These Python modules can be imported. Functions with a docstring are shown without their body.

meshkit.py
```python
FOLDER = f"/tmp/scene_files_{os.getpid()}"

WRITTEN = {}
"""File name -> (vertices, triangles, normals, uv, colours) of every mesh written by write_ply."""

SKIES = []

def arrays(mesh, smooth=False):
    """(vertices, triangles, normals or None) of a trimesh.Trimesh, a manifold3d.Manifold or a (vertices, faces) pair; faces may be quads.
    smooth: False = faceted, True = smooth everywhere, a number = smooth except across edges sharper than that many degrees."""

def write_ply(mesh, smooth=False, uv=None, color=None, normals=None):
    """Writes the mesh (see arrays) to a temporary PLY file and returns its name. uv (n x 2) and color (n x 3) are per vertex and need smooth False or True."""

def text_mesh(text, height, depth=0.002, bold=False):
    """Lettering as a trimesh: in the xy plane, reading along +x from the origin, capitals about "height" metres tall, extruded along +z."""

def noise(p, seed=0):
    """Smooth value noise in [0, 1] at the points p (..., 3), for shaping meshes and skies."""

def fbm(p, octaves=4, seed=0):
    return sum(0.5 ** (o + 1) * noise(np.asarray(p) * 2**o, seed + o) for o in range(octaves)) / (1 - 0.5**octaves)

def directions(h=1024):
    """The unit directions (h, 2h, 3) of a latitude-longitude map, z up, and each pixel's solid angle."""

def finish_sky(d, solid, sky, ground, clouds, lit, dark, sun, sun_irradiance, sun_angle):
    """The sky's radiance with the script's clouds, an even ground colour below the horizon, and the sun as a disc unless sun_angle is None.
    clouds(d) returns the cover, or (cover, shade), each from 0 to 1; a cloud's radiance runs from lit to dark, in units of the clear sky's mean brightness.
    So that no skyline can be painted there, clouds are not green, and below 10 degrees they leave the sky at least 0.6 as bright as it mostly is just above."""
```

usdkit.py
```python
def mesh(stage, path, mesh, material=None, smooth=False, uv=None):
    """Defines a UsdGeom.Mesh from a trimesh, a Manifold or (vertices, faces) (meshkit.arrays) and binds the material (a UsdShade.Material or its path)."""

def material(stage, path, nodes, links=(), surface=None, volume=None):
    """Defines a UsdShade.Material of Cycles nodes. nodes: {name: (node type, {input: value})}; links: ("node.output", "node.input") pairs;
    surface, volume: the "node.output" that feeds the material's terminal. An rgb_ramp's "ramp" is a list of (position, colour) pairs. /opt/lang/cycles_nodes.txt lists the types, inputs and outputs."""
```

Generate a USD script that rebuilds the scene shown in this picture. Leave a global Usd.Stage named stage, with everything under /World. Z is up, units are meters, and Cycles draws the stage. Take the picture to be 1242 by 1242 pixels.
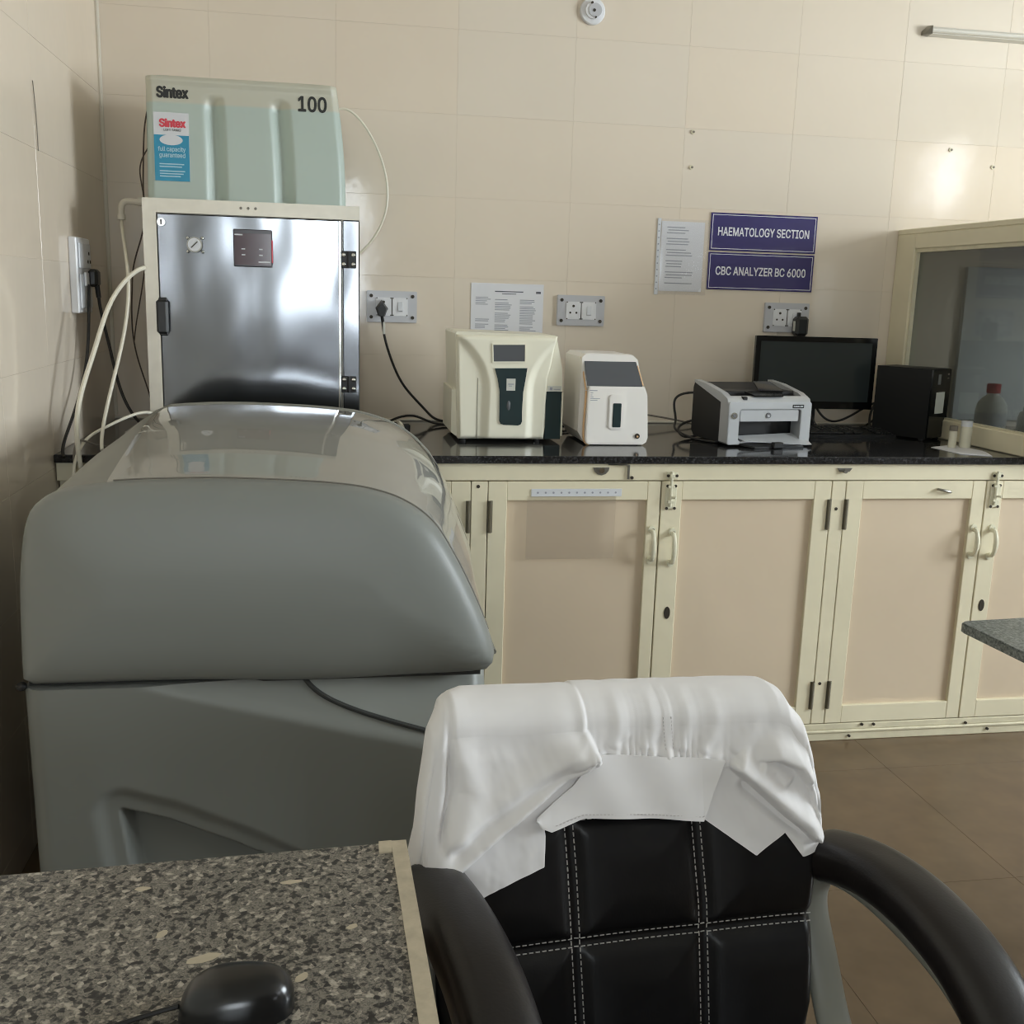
import math, random
import numpy as np, trimesh, manifold3d as m3
from shapely.geometry import Polygon, box as sbox, Point
from shapely.ops import unary_union
import usdkit, meshkit
from pxr import Usd, UsdGeom, UsdLux, UsdShade, Gf, Sdf

stage = Usd.Stage.CreateInMemory()
UsdGeom.SetStageUpAxis(stage, 'Z'); UsdGeom.SetStageMetersPerUnit(stage, 1.0)
UsdGeom.Xform.Define(stage, '/World'); UsdGeom.Scope.Define(stage, '/World/Looks')
random.seed(7); rng = np.random.default_rng(7)

# ------------------------------------------------------------------ camera, light, exposure
YAW, PITCH, ROLL, EYE = math.radians(9.9263), math.radians(11.6412), math.radians(1.6784), 1.34
EXPOSURE = 0.36
SKY = (0.93, 0.98, 1.06)
WINDOW_1_POWER, WINDOW_3_POWER = 22.0, 9.5

fwd = np.array([math.sin(YAW) * math.cos(PITCH), math.cos(YAW) * math.cos(PITCH), -math.sin(PITCH)])
rgt = np.array([math.cos(YAW), -math.sin(YAW), 0.0]); upv = np.cross(rgt, fwd)
r2 = math.cos(ROLL) * rgt + math.sin(ROLL) * upv; u2 = -math.sin(ROLL) * rgt + math.cos(ROLL) * upv
cam = UsdGeom.Camera.Define(stage, '/World/camera')
cam.CreateHorizontalApertureAttr(36.0); cam.CreateVerticalApertureAttr(36.0)
cam.CreateFocalLengthAttr(36.0 * 1263.09 / 1242.0)
cam.CreateExposureAttr(EXPOSURE); cam.CreateFStopAttr(0.0)
cam.CreateClippingRangeAttr(Gf.Vec2f(0.05, 100.0))
cam.AddTransformOp().Set(Gf.Matrix4d(*r2, 0, *u2, 0, *(-fwd), 0, 0, 0, EYE, 1))

XL, XR, YB, YR, ZC = -0.7185, 5.20, 3.6465, -4.0, 3.0          # left / right wall, back wall, rear wall, ceiling
# windows: (y0, y1, z0, z1) on the right wall, (x0, x1, z0, z1) on the rear wall
WIN1, WIN2, WIN3 = (0.06, 1.90, 1.12, 2.65), (-1.94, -1.08, 2.16, 2.76), (-0.60, 0.35, 1.05, 2.45)
WIN4 = (-3.62, -3.20, 1.2, 1.82)
sky = UsdLux.DomeLight.Define(stage, '/World/sky')
sky.CreateIntensityAttr(0.7); sky.CreateColorAttr(Gf.Vec3f(*SKY))
def window_light(name, centre, rot, w, h, power):
    l = UsdLux.RectLight.Define(stage, '/World/' + name)
    l.CreateWidthAttr(w); l.CreateHeightAttr(h); l.CreateIntensityAttr(power); l.CreateColorAttr(Gf.Vec3f(*SKY))
    l.AddTranslateOp().Set(Gf.Vec3d(*centre)); l.AddRotateXYZOp().Set(Gf.Vec3f(*rot))
window_light('daylight_1', (XR + 0.16, (WIN1[0] + WIN1[1]) / 2, (WIN1[2] + WIN1[3]) / 2), (0, 90, 0), WIN1[3] - WIN1[2], WIN1[1] - WIN1[0], WINDOW_1_POWER)
window_light('daylight_3', ((WIN3[0] + WIN3[1]) / 2, YR - 0.16, (WIN3[2] + WIN3[3]) / 2), (90, 0, 0), WIN3[1] - WIN3[0], WIN3[3] - WIN3[2], WINDOW_3_POWER)

# ------------------------------------------------------------------ scene helpers
BASE, COUNT, LIGHTS = {}, {}, None
def numbered(parent, name):
    k = (parent, name); COUNT[k] = COUNT.get(k, -1) + 1
    return name if COUNT[k] == 0 else '%s_%03d' % (name, COUNT[k])
def keys(p, label=None, cat=None, group=None, kind=None):
    for k, v in (('label', label), ('category', cat), ('group', group), ('kind', kind)):
        if v: p.SetCustomDataByKey(k, v)
    return p
def thing(name, label, cat, loc=(0, 0, 0), rotz=0.0, group=None, kind=None):
    path = '/World/' + numbered('/World', name)
    x = UsdGeom.Xform.Define(stage, path); x.AddTranslateOp().Set(Gf.Vec3d(*loc))
    if rotz: x.AddRotateZOp().Set(rotz)
    BASE[path] = (np.array(loc, float), math.radians(rotz))
    return keys(x.GetPrim(), label, cat, group, kind)
def obj(name, mesh, m, parent=None, smooth=30, local=False, label=None, cat=None, group=None, kind=None):
    """One Mesh prim under parent (or top level). The mesh is in world coordinates unless local."""
    root = str(parent.GetPath()) if parent else '/World'
    path = root + '/' + numbered(root, name)
    base = BASE.get(root, (np.zeros(3), 0.0)); BASE[path] = base if parent else (np.zeros(3), 0.0)
    v, f, n = meshkit.arrays(mesh, smooth)
    if not local and parent:
        c, s = math.cos(-base[1]), math.sin(-base[1]); R = np.array([[c, -s, 0], [s, c, 0], [0, 0, 1]])
        v = (v - base[0]) @ R.T
        n = n @ R.T if n is not None else None
    p = UsdGeom.Mesh.Define(stage, path)
    from pxr import Vt
    p.CreatePointsAttr(Vt.Vec3fArray.FromNumpy(np.ascontiguousarray(v, np.float32)))
    p.CreateFaceVertexCountsAttr(Vt.IntArray.FromNumpy(np.full(len(f), 3, np.int32)))
    p.CreateFaceVertexIndicesAttr(Vt.IntArray.FromNumpy(np.ascontiguousarray(f, np.int32).ravel()))
    p.CreateSubdivisionSchemeAttr('none')
    if n is not None:
        p.CreateNormalsAttr(Vt.Vec3fArray.FromNumpy(np.ascontiguousarray(n, np.float32))); p.SetNormalsInterpolation('vertex')
    UsdShade.MaterialBindingAPI.Apply(p.GetPrim()).Bind(M[m])
    return keys(p.GetPrim(), label, cat, group, kind)

# ------------------------------------------------------------------ mesh helpers
cat_ = trimesh.util.concatenate
def hull(pts): return trimesh.Trimesh(*(lambda h: (h.vertices, h.faces))(trimesh.convex.convex_hull(np.asarray(pts, float))))
def bx(x0, x1, y0, y1, z0, z1, b=0.0):
    """A box, its edges chamfered by b."""
    x0, x1 = min(x0, x1), max(x0, x1); y0, y1 = min(y0, y1), max(y0, y1); z0, z1 = min(z0, z1), max(z0, z1)
    if b <= 0:
        m = trimesh.creation.box([x1 - x0, y1 - y0, z1 - z0]); m.apply_translation([(x0 + x1) / 2, (y0 + y1) / 2, (z0 + z1) / 2]); return m
    b = min(b, .49 * min(x1 - x0, y1 - y0, z1 - z0)); P = []
    for x, sx in ((x0, 1), (x1, -1)):
        for y, sy in ((y0, 1), (y1, -1)):
            for z, sz in ((z0, 1), (z1, -1)):
                P += [(x, y + sy * b, z + sz * b), (x + sx * b, y, z + sz * b), (x + sx * b, y + sy * b, z)]
    return hull(P)
def cyl(p, q, r, n=16, r2=None):
    p, q = np.array(p, float), np.array(q, float); d = (q - p) / np.linalg.norm(q - p)
    a = np.cross(d, [0, 0, 1.] if abs(d[2]) < .9 else [1., 0, 0]); a /= np.linalg.norm(a); b = np.cross(d, a)
    t = np.arange(n) * 2 * math.pi / n; ring = np.cos(t)[:, None] * a + np.sin(t)[:, None] * b
    return hull(np.vstack([p + r * ring, q + (r if r2 is None else r2) * ring]))
def spline(pts, n=8):
    from scipy.interpolate import CubicSpline
    pts = np.asarray(pts, float); t = np.r_[0, np.cumsum(np.linalg.norm(np.diff(pts, axis=0), axis=1) ** .5)]
    return CubicSpline(t, pts)(np.linspace(0, t[-1], (len(pts) - 1) * n + 1))
def tube(pts, r, sides=8, smooth=True, n=8):
    p = spline(pts, n) if smooth and len(pts) > 2 else np.asarray(pts, float)
    r = np.broadcast_to(np.interp(np.linspace(0, 1, len(p)), np.linspace(0, 1, len(np.atleast_1d(r))), np.atleast_1d(r)), (len(p),))
    t = np.gradient(p, axis=0); t /= np.linalg.norm(t, axis=1, keepdims=True)
    a = np.cross(t[0], [0, 0, 1.] if abs(t[0][2]) < .9 else [1., 0, 0]); A = []
    for k in range(len(p)):
        a = a - t[k] * (a @ t[k]); a = a / np.linalg.norm(a); A.append(a)
    A = np.array(A); B = np.cross(t, A); th = np.arange(sides) * 2 * math.pi / sides
    v = p[:, None] + r[:, None, None] * (np.cos(th)[None, :, None] * A[:, None] + np.sin(th)[None, :, None] * B[:, None])
    return loft(list(v))
def loft(rings, cap=True, closed=True):
    """Joins rings of equally many points into a skin."""
    R = np.array(rings, float); n, m = R.shape[:2]; v = R.reshape(-1, 3); f = []
    J = m if closed else m - 1
    i, j = np.meshgrid(np.arange(n - 1), np.arange(J), indexing='ij'); k = (j + 1) % m
    q = np.stack([i * m + j, i * m + k, (i + 1) * m + k, (i + 1) * m + j], -1).reshape(-1, 4)
    f = np.vstack([q[:, [0, 1, 2]], q[:, [0, 2, 3]]])
    if cap and closed:
        c0, c1 = len(v), len(v) + 1; v = np.vstack([v, R[0].mean(0), R[-1].mean(0)]); a = np.arange(m); b = (a + 1) % m
        f = np.vstack([f, np.stack([b, a, np.full(m, c0)], 1), np.stack([(n - 1) * m + a, (n - 1) * m + b, np.full(m, c1)], 1)])
    out = trimesh.Trimesh(v, f, process=False); out.fix_normals() if cap and closed else None
    return out
def lathe(prof, c=(0, 0, 0), n=32):
    prof = np.array(prof, float); t = np.arange(n) * 2 * math.pi / n
    m = loft([np.stack([r * np.cos(t), r * np.sin(t), np.full(n, z)], 1) for r, z in prof]); m.apply_translation(c); return m
def ex(poly, depth):
    return cat_([trimesh.creation.extrude_polygon(g, depth, engine='earcut') for g in getattr(poly, 'geoms', [poly])])
def face_xz(poly, y_front, depth):
    """Extrudes an (x, z) outline into the wall from y_front, front face towards -y."""
    m = ex(poly if hasattr(poly, 'area') else Polygon(poly), depth)
    v = m.vertices.copy(); m = trimesh.Trimesh(np.stack([v[:, 0], y_front + depth - v[:, 2], v[:, 1]], 1), m.faces, process=False)
    m.fix_normals(); return m
def face_xy(poly, z0, h):
    m = ex(poly if hasattr(poly, 'area') else Polygon(poly), h); m.apply_translation([0, 0, z0]); return m
def rrect(x0, x1, z0, z1, r):
    return sbox(x0 + r, z0 + r, x1 - r, z1 - r).buffer(r, 6) if r > 0 else sbox(x0, z0, x1, z1)
def soft_xz(poly, y_front, depth, b=.003, steps=3):
    """As face_xz, with a rounded front edge: stacked insets."""
    out = []; d0 = 0
    for k in range(steps):
        a = math.pi / 2 * (k + .5) / steps
        ins = b * (1 - math.sin(a)); d1 = b * (1 - math.cos(math.pi / 2 * (k + 1) / steps)) 
        g = poly.buffer(-ins)
        if not g.is_empty: out.append(face_xz(g, y_front + d0, d1 - d0 + .0002))
        d0 = d1
    out.append(face_xz(poly, y_front + b, depth - b)); return cat_(out)
def ellipsoid(c, r, n=3):
    m = trimesh.creation.icosphere(n); m.apply_scale(r); m.apply_translation(c); return m
def text_xz(s, h, x, z, y, width=None, bold=False, centre=False, depth=.0008, cond=1.0):
    """Lettering standing on a wall, facing -y; x, z the left end of the base line."""
    m = meshkit.text_mesh(s, h, depth, bold); v = m.vertices.copy(); w = v[:, 0].max() - v[:, 0].min()
    k = (width / w) if width else cond
    vx = (v[:, 0] - v[:, 0].min()) * k
    if centre: vx = vx - vx.max() / 2
    m = trimesh.Trimesh(np.stack([x + vx, y - v[:, 2], z + v[:, 1]], 1), m.faces, process=False); m.fix_normals(); return m
def turned(m, origin, deg):
    m = m.copy(); m.apply_transform(trimesh.transformations.rotation_matrix(math.radians(deg), [0, 0, 1], origin)); return m
def moved(m, d): m = m.copy(); m.apply_translation(d); return m
def bevel_slab(poly, y_front, depth, b): return soft_xz(poly, y_front, depth, b)

# ------------------------------------------------------------------ materials
M = {}
def lin(c): return tuple(((x / 255) / 12.92 if x / 255 <= .04045 else ((x / 255 + .055) / 1.055) ** 2.4) for x in c)
def mat(name, rgb, rough=.5, spec=.5, metallic=0., coat=0., coat_rough=.05, vary=0., vscale=8., bump=0., bscale=60., bdist=.002, **kw):
    base = lin(rgb); P = {'base_color': base, 'roughness': rough, 'specular_ior_level': spec, 'metallic': metallic, 'coat_weight': coat, 'coat_roughness': coat_rough, **kw}
    N, L = {'p': ('principled_bsdf', P)}, []
    if vary or bump:
        N['t'] = ('texture_coordinate', {})
    if vary:
        lo, hi = [max(0, x * (1 - vary)) for x in base], [min(1, x * (1 + vary)) for x in base]
        N['n'] = ('noise_texture', {'scale': vscale, 'detail': 5.0, 'roughness': .6}); N['r'] = ('rgb_ramp', {'ramp': [(.3, lo), (.7, hi)]})
        L += [('t.object', 'n.vector'), ('n.fac', 'r.fac'), ('r.color', 'p.base_color')]
    if bump:
        N['bn'] = ('noise_texture', {'scale': bscale, 'detail': 3.0}); N['b'] = ('bump', {'strength': bump, 'distance': bdist})
        L += [('t.object', 'bn.vector'), ('bn.fac', 'b.height'), ('b.normal', 'p.normal')]
    M[name] = usdkit.material(stage, '/World/Looks/' + name, N, L, surface='p.BSDF')
mat('wall_tile', (228, 215, 197), .085, .5, vary=.015, vscale=2.5, bump=.12, bscale=5, bdist=.01)
mat('wall_tile_warm', (229, 215, 196), .10, .5, vary=.015, vscale=2.5, bump=.12, bscale=5, bdist=.01)
mat('wall_tile_pale', (227, 215, 198), .08, .5, vary=.015, vscale=2.5, bump=.12, bscale=5, bdist=.01)
mat('grout', (220, 204, 184), .8)
mat('paint_white', (226, 222, 210), .7)
mat('batten_white', (212, 207, 196), .5)
mat('paint_tan', (128, 118, 104), .7)
mat('ceiling_paint', (214, 210, 200), .8)
mat('floor_tile', (104, 86, 65), .3, .45, vary=.14, vscale=9, bump=.05, bscale=30)
mat('floor_grout', (96, 79, 60), .8)
mat('cabinet_paint', (227, 218, 190), .38, .45, vary=.03, vscale=5, bump=.06, bscale=90)
mat('door_panel', (214, 196, 171), .42, .4, vary=.025, vscale=3)
mat('plinth_paint', (216, 208, 180), .4, vary=.08, vscale=14)
mat('steel_hinge', (120, 114, 98), .4, .5, .7)
mat('screw_dark', (70, 64, 56), .5, .5, .5)
mat('handle_white', (226, 222, 198), .25, .5, coat=.5)
mat('chrome', (205, 205, 200), .15, .5, 1.)
mat('brushed_grey', (140, 138, 130), .35, .5, .8)
mat('aluminium', (202, 196, 182), .38, .5, .55, vary=.05, vscale=20)
mat('black_plastic', (26, 27, 28), .4)
mat('tower_black', (15, 16, 17), .5, .35)
mat('black_gloss', (16, 18, 19), .08, .5)
mat('black_rubber', (22, 21, 20), .6)
mat('cable_black', (30, 27, 24), .5)
mat('cable_brown', (74, 60, 48), .6)
mat('wire_grey', (120, 112, 100), .6)
mat('tube_white', (228, 222, 204), .35, coat=.3)
mat('pvc_white', (214, 206, 190), .4)
mat('socket_plate', (196, 196, 200), .22, .5, coat=.3)
mat('socket_white', (226, 226, 228), .3)
mat('paper', (226, 226, 230), .7, .2)
mat('paper_print', (158, 160, 168), .7, .2)
mat('paper_ink', (104, 104, 112), .7, .2)
mat('sign_blue', (66, 61, 110), .25, .5, vary=.05, vscale=10)
mat('sign_white', (232, 232, 236), .4)
mat('device_cream', (238, 234, 214), .35, .45)
mat('device_white', (240, 236, 230), .32, .45)
mat('device_seam', (120, 118, 104), .6)
mat('device_orange', (226, 186, 140), .4)
mat('device_green', (40, 56, 58), .25, .5)
mat('screen_grey', (86, 88, 92), .3, .5)
mat('screen_dark', (52, 58, 58), .16, .5)
mat('printer_silver', (186, 188, 190), .32, .5, .25)
mat('printer_black', (34, 34, 35), .42, .4, bump=.2, bscale=300, bdist=.0005)
mat('label_white', (206, 206, 196), .5)
mat('logo_grey', (140, 142, 146), .25, .5, .6)
mat('sticker_blue', (36, 142, 178), .3)
mat('sticker_light', (214, 216, 220), .35)
mat('sticker_pale', (170, 208, 222), .35)
mat('sticker_red', (214, 66, 82), .35)
mat('ink_black', (40, 42, 40), .5)
mat('display_maroon', (58, 20, 30), .12, .5)
mat('display_frame', (38, 26, 34), .25)
mat('board_grey', (188, 191, 188), .5)
mat('bottle_plastic', (238, 238, 232), .35, .4)
mat('bottle_red', (196, 54, 54), .4)
mat('vial_white', (214, 210, 190), .4)
mat('analyzer_grey', (126, 129, 125), .42, .4, bump=.05, bscale=500, bdist=.0004)
mat('analyzer_light', (142, 146, 142), .4, .4, bump=.05, bscale=500, bdist=.0004)
mat('analyzer_frame', (128, 128, 120), .4, .4)
mat('hood_gasket', (104, 100, 92), .5)
mat('analyzer_dark', (52, 54, 53), .5)
mat('analyzer_deck', (120, 122, 118), .5)
mat('leather_black', (15, 14, 15), .40, .32, bump=.25, bscale=350, bdist=.0006, vary=.15, vscale=30)
mat('leather_arm', (27, 23, 22), .38, .4, bump=.25, bscale=300, bdist=.0006, vary=.2, vscale=14)
mat('thread', (176, 172, 168), .7)
mat('chair_frame', (122, 122, 114), .45, .4)
mat('coat_cloth', (222, 219, 218), .85, .2, bump=.15, bscale=900, bdist=.0003, sheen_weight=.15)
mat('coat_stitch', (196, 190, 190), .9, .1)
mat('mouse_black', (14, 14, 15), .22, .5)
mat('tape_beige', (176, 164, 142), .6, vary=.12, vscale=60)
mat('desk_wood', (150, 128, 100), .5, vary=.1)
mat('water', (150, 170, 168), .1, .5)

def granite(name, stops, scale, rough, flecks=None):
    N = {'t': ('texture_coordinate', {}), 'm': ('mapping', {'scale': (1, 1, 1)}),
         'v': ('voronoi_texture', {'scale': scale, 'randomness': 1.0}), 'r': ('rgb_ramp', {'ramp': stops}),
         'n': ('noise_texture', {'scale': scale * .75, 'detail': 4.0, 'roughness': .65}), 's': ('rgb_to_bw', {}),
         'a': ('mix_float', {'fac': .62}), 'p': ('principled_bsdf', {'roughness': rough, 'specular_ior_level': .5})}
    L = [('t.object', 'm.vector'), ('m.vector', 'v.vector'), ('m.vector', 'n.vector'), ('v.color', 's.color'), ('s.val', 'a.a'), ('n.fac', 'a.b'),
         ('a.result', 'r.fac'), ('r.color', 'p.base_color')]
    M[name] = usdkit.material(stage, '/World/Looks/' + name, N, L, surface='p.BSDF')
g = lambda *c: lin(c)
granite('granite_black', [(.3, g(24, 24, 25)), (.55, g(40, 40, 41)), (.72, g(74, 74, 76)), (.85, g(52, 52, 54))], 220, .09)
granite('granite_speckled', [(.34, g(26, 26, 26)), (.41, g(50, 49, 47)), (.45, g(96, 92, 85)), (.51, g(128, 122, 112)), (.55, g(72, 70, 66)), (.60, g(124, 118, 108)), (.68, g(168, 160, 147))], 190, .3)
granite('granite_grey', [(.3, g(74, 78, 74)), (.5, g(116, 120, 116)), (.7, g(150, 152, 148))], 240, .3)

def steel(name):
    N = {'t': ('texture_coordinate', {}), 'm': ('mapping', {'scale': (5.0, 5.0, 2.6)}), 'n': ('noise_texture', {'scale': 1.0, 'detail': 1.0}),
         'b': ('bump', {'strength': 1.0, 'distance': .007}), 'p': ('principled_bsdf', {'base_color': g(118, 120, 124), 'metallic': 1.0, 'roughness': .13})}
    L = [('t.object', 'm.vector'), ('m.vector', 'n.vector'), ('n.fac', 'b.height'), ('b.normal', 'p.normal')]
    M[name] = usdkit.material(stage, '/World/Looks/' + name, N, L, surface='p.BSDF')
steel('stainless_steel')
def clear(name, tint, fac, rough=.02, ior=1.5, body=None):
    """A pane: tinted transparency with a fresnel gloss; with body, a little of its own colour too."""
    N = {'tr': ('transparent_bsdf', {'color': tint}), 'gl': ('glossy_bsdf', {'color': (1, 1, 1), 'roughness': rough}), 'lw': ('layer_weight', {'blend': .5}), 'pw': ('math', {'math_type': 'power', 'value2': 5.0}),
         'fr': ('math', {'math_type': 'multiply_add', 'value2': 1 - ((ior - 1) / (ior + 1)) ** 2, 'value3': ((ior - 1) / (ior + 1)) ** 2}), 'mx': ('mix_closure', {})}
    L = [('lw.facing', 'pw.value1'), ('pw.value', 'fr.value1'), ('fr.value', 'mx.fac'), ('gl.BSDF', 'mx.closure2')]
    if body:
        N['df'] = ('diffuse_bsdf', {'color': body}); N['mb'] = ('mix_closure', {'fac': fac})
        L += [('tr.BSDF', 'mb.closure1'), ('df.BSDF', 'mb.closure2'), ('mb.closure', 'mx.closure1')]
    else: L += [('tr.BSDF', 'mx.closure1')]
    M[name] = usdkit.material(stage, '/World/Looks/' + name, N, L, surface='mx.closure')
for k_, e_ in (('frosted_lit', 11.0), ('frosted_dim', 4.0)):
    M[k_] = usdkit.material(stage, '/World/Looks/' + k_, {'p': ('principled_bsdf', {'base_color': (.8, .8, .8), 'roughness': .6, 'emission_color': SKY, 'emission_strength': e_})}, [], surface='p.BSDF')
clear('window_glass', (.95, .97, .96), 0)
clear('tinted_glass', (.62, .63, .62), .10, .05, 1.45, (.34, .35, .34))
clear('hood_acrylic', (.80, .80, .78), .60, .02, 2.1, (.44, .43, .39))
clear('sleeve_film', (.97, .97, .97), .08, .22, 1.5, (.8, .8, .82))
clear('sheet_film', (.97, .965, .96), .06, .2, 1.35, (.6, .56, .5))
def tank_plastic():
    N = {'g': ('geometry', {}), 'x': ('separate_xyz', {}), 'r': ('map_range', {'from_min': 1.838, 'from_max': 1.846}), 'c': ('mix_color', {'a': g(206, 220, 212), 'b': g(222, 220, 204)}),
         'd': ('principled_bsdf', {'roughness': .32, 'specular_ior_level': .5}), 'tl': ('translucent_bsdf', {}), 'mx': ('mix_closure', {'fac': .3})}
    L = [('g.position', 'x.vector'), ('x.z', 'r.value'), ('r.result', 'c.fac'), ('c.result', 'd.base_color'), ('c.result', 'tl.color'), ('d.BSDF', 'mx.closure1'), ('tl.BSDF', 'mx.closure2')]
    M['tank_plastic'] = usdkit.material(stage, '/World/Looks/tank_plastic', N, L, surface='mx.closure')
tank_plastic()

# ------------------------------------------------------------------ the setting
S = 'structure'
floor = thing('floor', 'brown floor of large square tiles in front of the cream cabinets', 'floor', kind=S)
obj('screed', bx(XL - .1, XR + .1, YR - .1, YB + .1, -.08, -.001), 'floor_grout', floor, False)
FT = .6
for i in range(-2, 9):
    for j in range(-6, 7):
        x0, x1 = max(.42 + i * FT, XL), min(.42 + (i + 1) * FT, XR); y0, y1 = max(.25 + j * FT, YR), min(.25 + (j + 1) * FT, YB)
        if x1 - x0 > .02 and y1 - y0 > .02: obj('tile', bx(x0 + .0004, x1 - .0004, y0 + .0004, y1 - .0004, -.004, 0, .0003), 'floor_tile', floor, False)
ceiling = obj('ceiling', bx(XL - .1, XR + .1, YR - .1, YB + .1, ZC, ZC + .1), 'ceiling_paint', None, False, kind=S, label='plain white painted ceiling over the whole laboratory', cat='ceiling')
TW, TH, ZJ, XJ = .3965, .2655, 1.134, .413            # wall tile pitch and one joint each way
def tile_rows(): return [(ZJ + k * TH, ZJ + (k + 1) * TH) for k in range(-5, 8)]
tm = ['wall_tile', 'wall_tile_warm', 'wall_tile_pale', 'wall_tile']
wb = thing('wall_back', 'cream glazed tile wall behind the counter, blue signs fixed to it', 'wall', (0, YB, 0), kind=S)
obj('backing', bx(XL - .12, XR + .12, YB + .0016, YB + .12, 0, ZC), 'grout', wb, False)
for z0, z1 in tile_rows():
    z0, z1 = max(z0, 0), min(z1, ZC)
    for i in range(-3, 11):
        x0, x1 = max(XJ + i * TW, XL), min(XJ + (i + 1) * TW, XR)
        if x1 - x0 > .02 and z1 - z0 > .02:
            obj('tile', bx(x0 + .0002, x1 - .0002, YB + rng.uniform(0, .0003), YB + .003, z0 + .0002, z1 - .0002, .0004), tm[rng.integers(4)], wb, False)
wl = thing('wall_left', 'pale glazed tile wall on the left with the shadow of the water tank', 'wall', (XL, 0, 0), kind=S)
obj('backing', bx(XL - .12, XL - .0016, YR, YB + .12, 0, ZC), 'grout', wl, False)
obj('plaster', bx(XL - .008, XL, YR, YB - 6 * TW, 0, ZC), 'paint_white', wl, False)
for z0, z1 in tile_rows():
    z0, z1 = max(z0, 0), min(z1, ZC)
    for i in range(6):
        y1, y0 = YB - i * TW, YB - (i + 1) * TW
        if z1 - z0 > .02: obj('tile', bx(XL - .003, XL - rng.uniform(0, .0003), y0 + .0002, y1 - .0002, z0 + .0002, z1 - .0002, .0004), tm[rng.integers(4)], wl, False)
def holed(plane, a0, a1, b0, b1, holes, c0, c1):
    """A wall with window openings; plane 'x' spans (y, z), plane 'y' spans (x, z)."""
    p = sbox(a0, b0, a1, b1)
    for h in holes: p = p.difference(sbox(h[0], h[2], h[1], h[3]))
    m = ex(p, c1 - c0); v = m.vertices
    w = np.stack([c0 + v[:, 2], v[:, 0], v[:, 1]], 1) if plane == 'x' else np.stack([v[:, 0], c0 + v[:, 2], v[:, 1]], 1)
    m = trimesh.Trimesh(w, m.faces, process=False); m.fix_normals(); return m
obj('wall_right', holed('x', YR, YB + .12, 0, ZC, (WIN1, WIN2, WIN4), XR, XR + .15), 'paint_white', None, False, kind=S, label='white right wall with the daylight windows', cat='wall')
obj('wall_rear', holed('y', XL - .12, XR + .15, 0, ZC, (WIN3,), YR - .15, YR), 'paint_tan', None, False, kind=S, label='tan painted rear wall with one window facing the counter', cat='wall')
def window(n, plane, w, c, label, panes=('window_glass', 'window_glass')):
    t = thing('window_%d' % n, label, 'window', kind=S); a0, a1, b0, b1 = w
    def bar(p0, p1, q0, q1, d0, d1): return bx(c + d0, c + d1, p0, p1, q0, q1, .003) if plane == 'x' else bx(p0, p1, c + d0, c + d1, q0, q1, .003)
    s = 1 if plane == 'x' else -1
    fr = [bar(a0, a0 + .04, b0, b1, .03 * s, .09 * s), bar(a1 - .04, a1, b0, b1, .03 * s, .09 * s), bar(a0 + .04, a1 - .04, b0, b0 + .04, .03 * s, .09 * s), bar(a0 + .04, a1 - .04, b1 - .04, b1, .03 * s, .09 * s)]
    obj('window_frame', cat_(fr), 'paint_white', t)
    mid = (a0 + a1) / 2
    obj('mullion', bar(mid - .02, mid + .02, b0 + .04, b1 - .04, .04 * s, .08 * s), 'paint_white', t)
    for (p0, p1), pm in zip(((a0 + .04, mid - .02), (mid + .02, a1 - .04)), panes): obj('pane', bar(p0, p1, b0 + .04, b1 - .04, .055 * s, .06 * s), pm, t, False)
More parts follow.
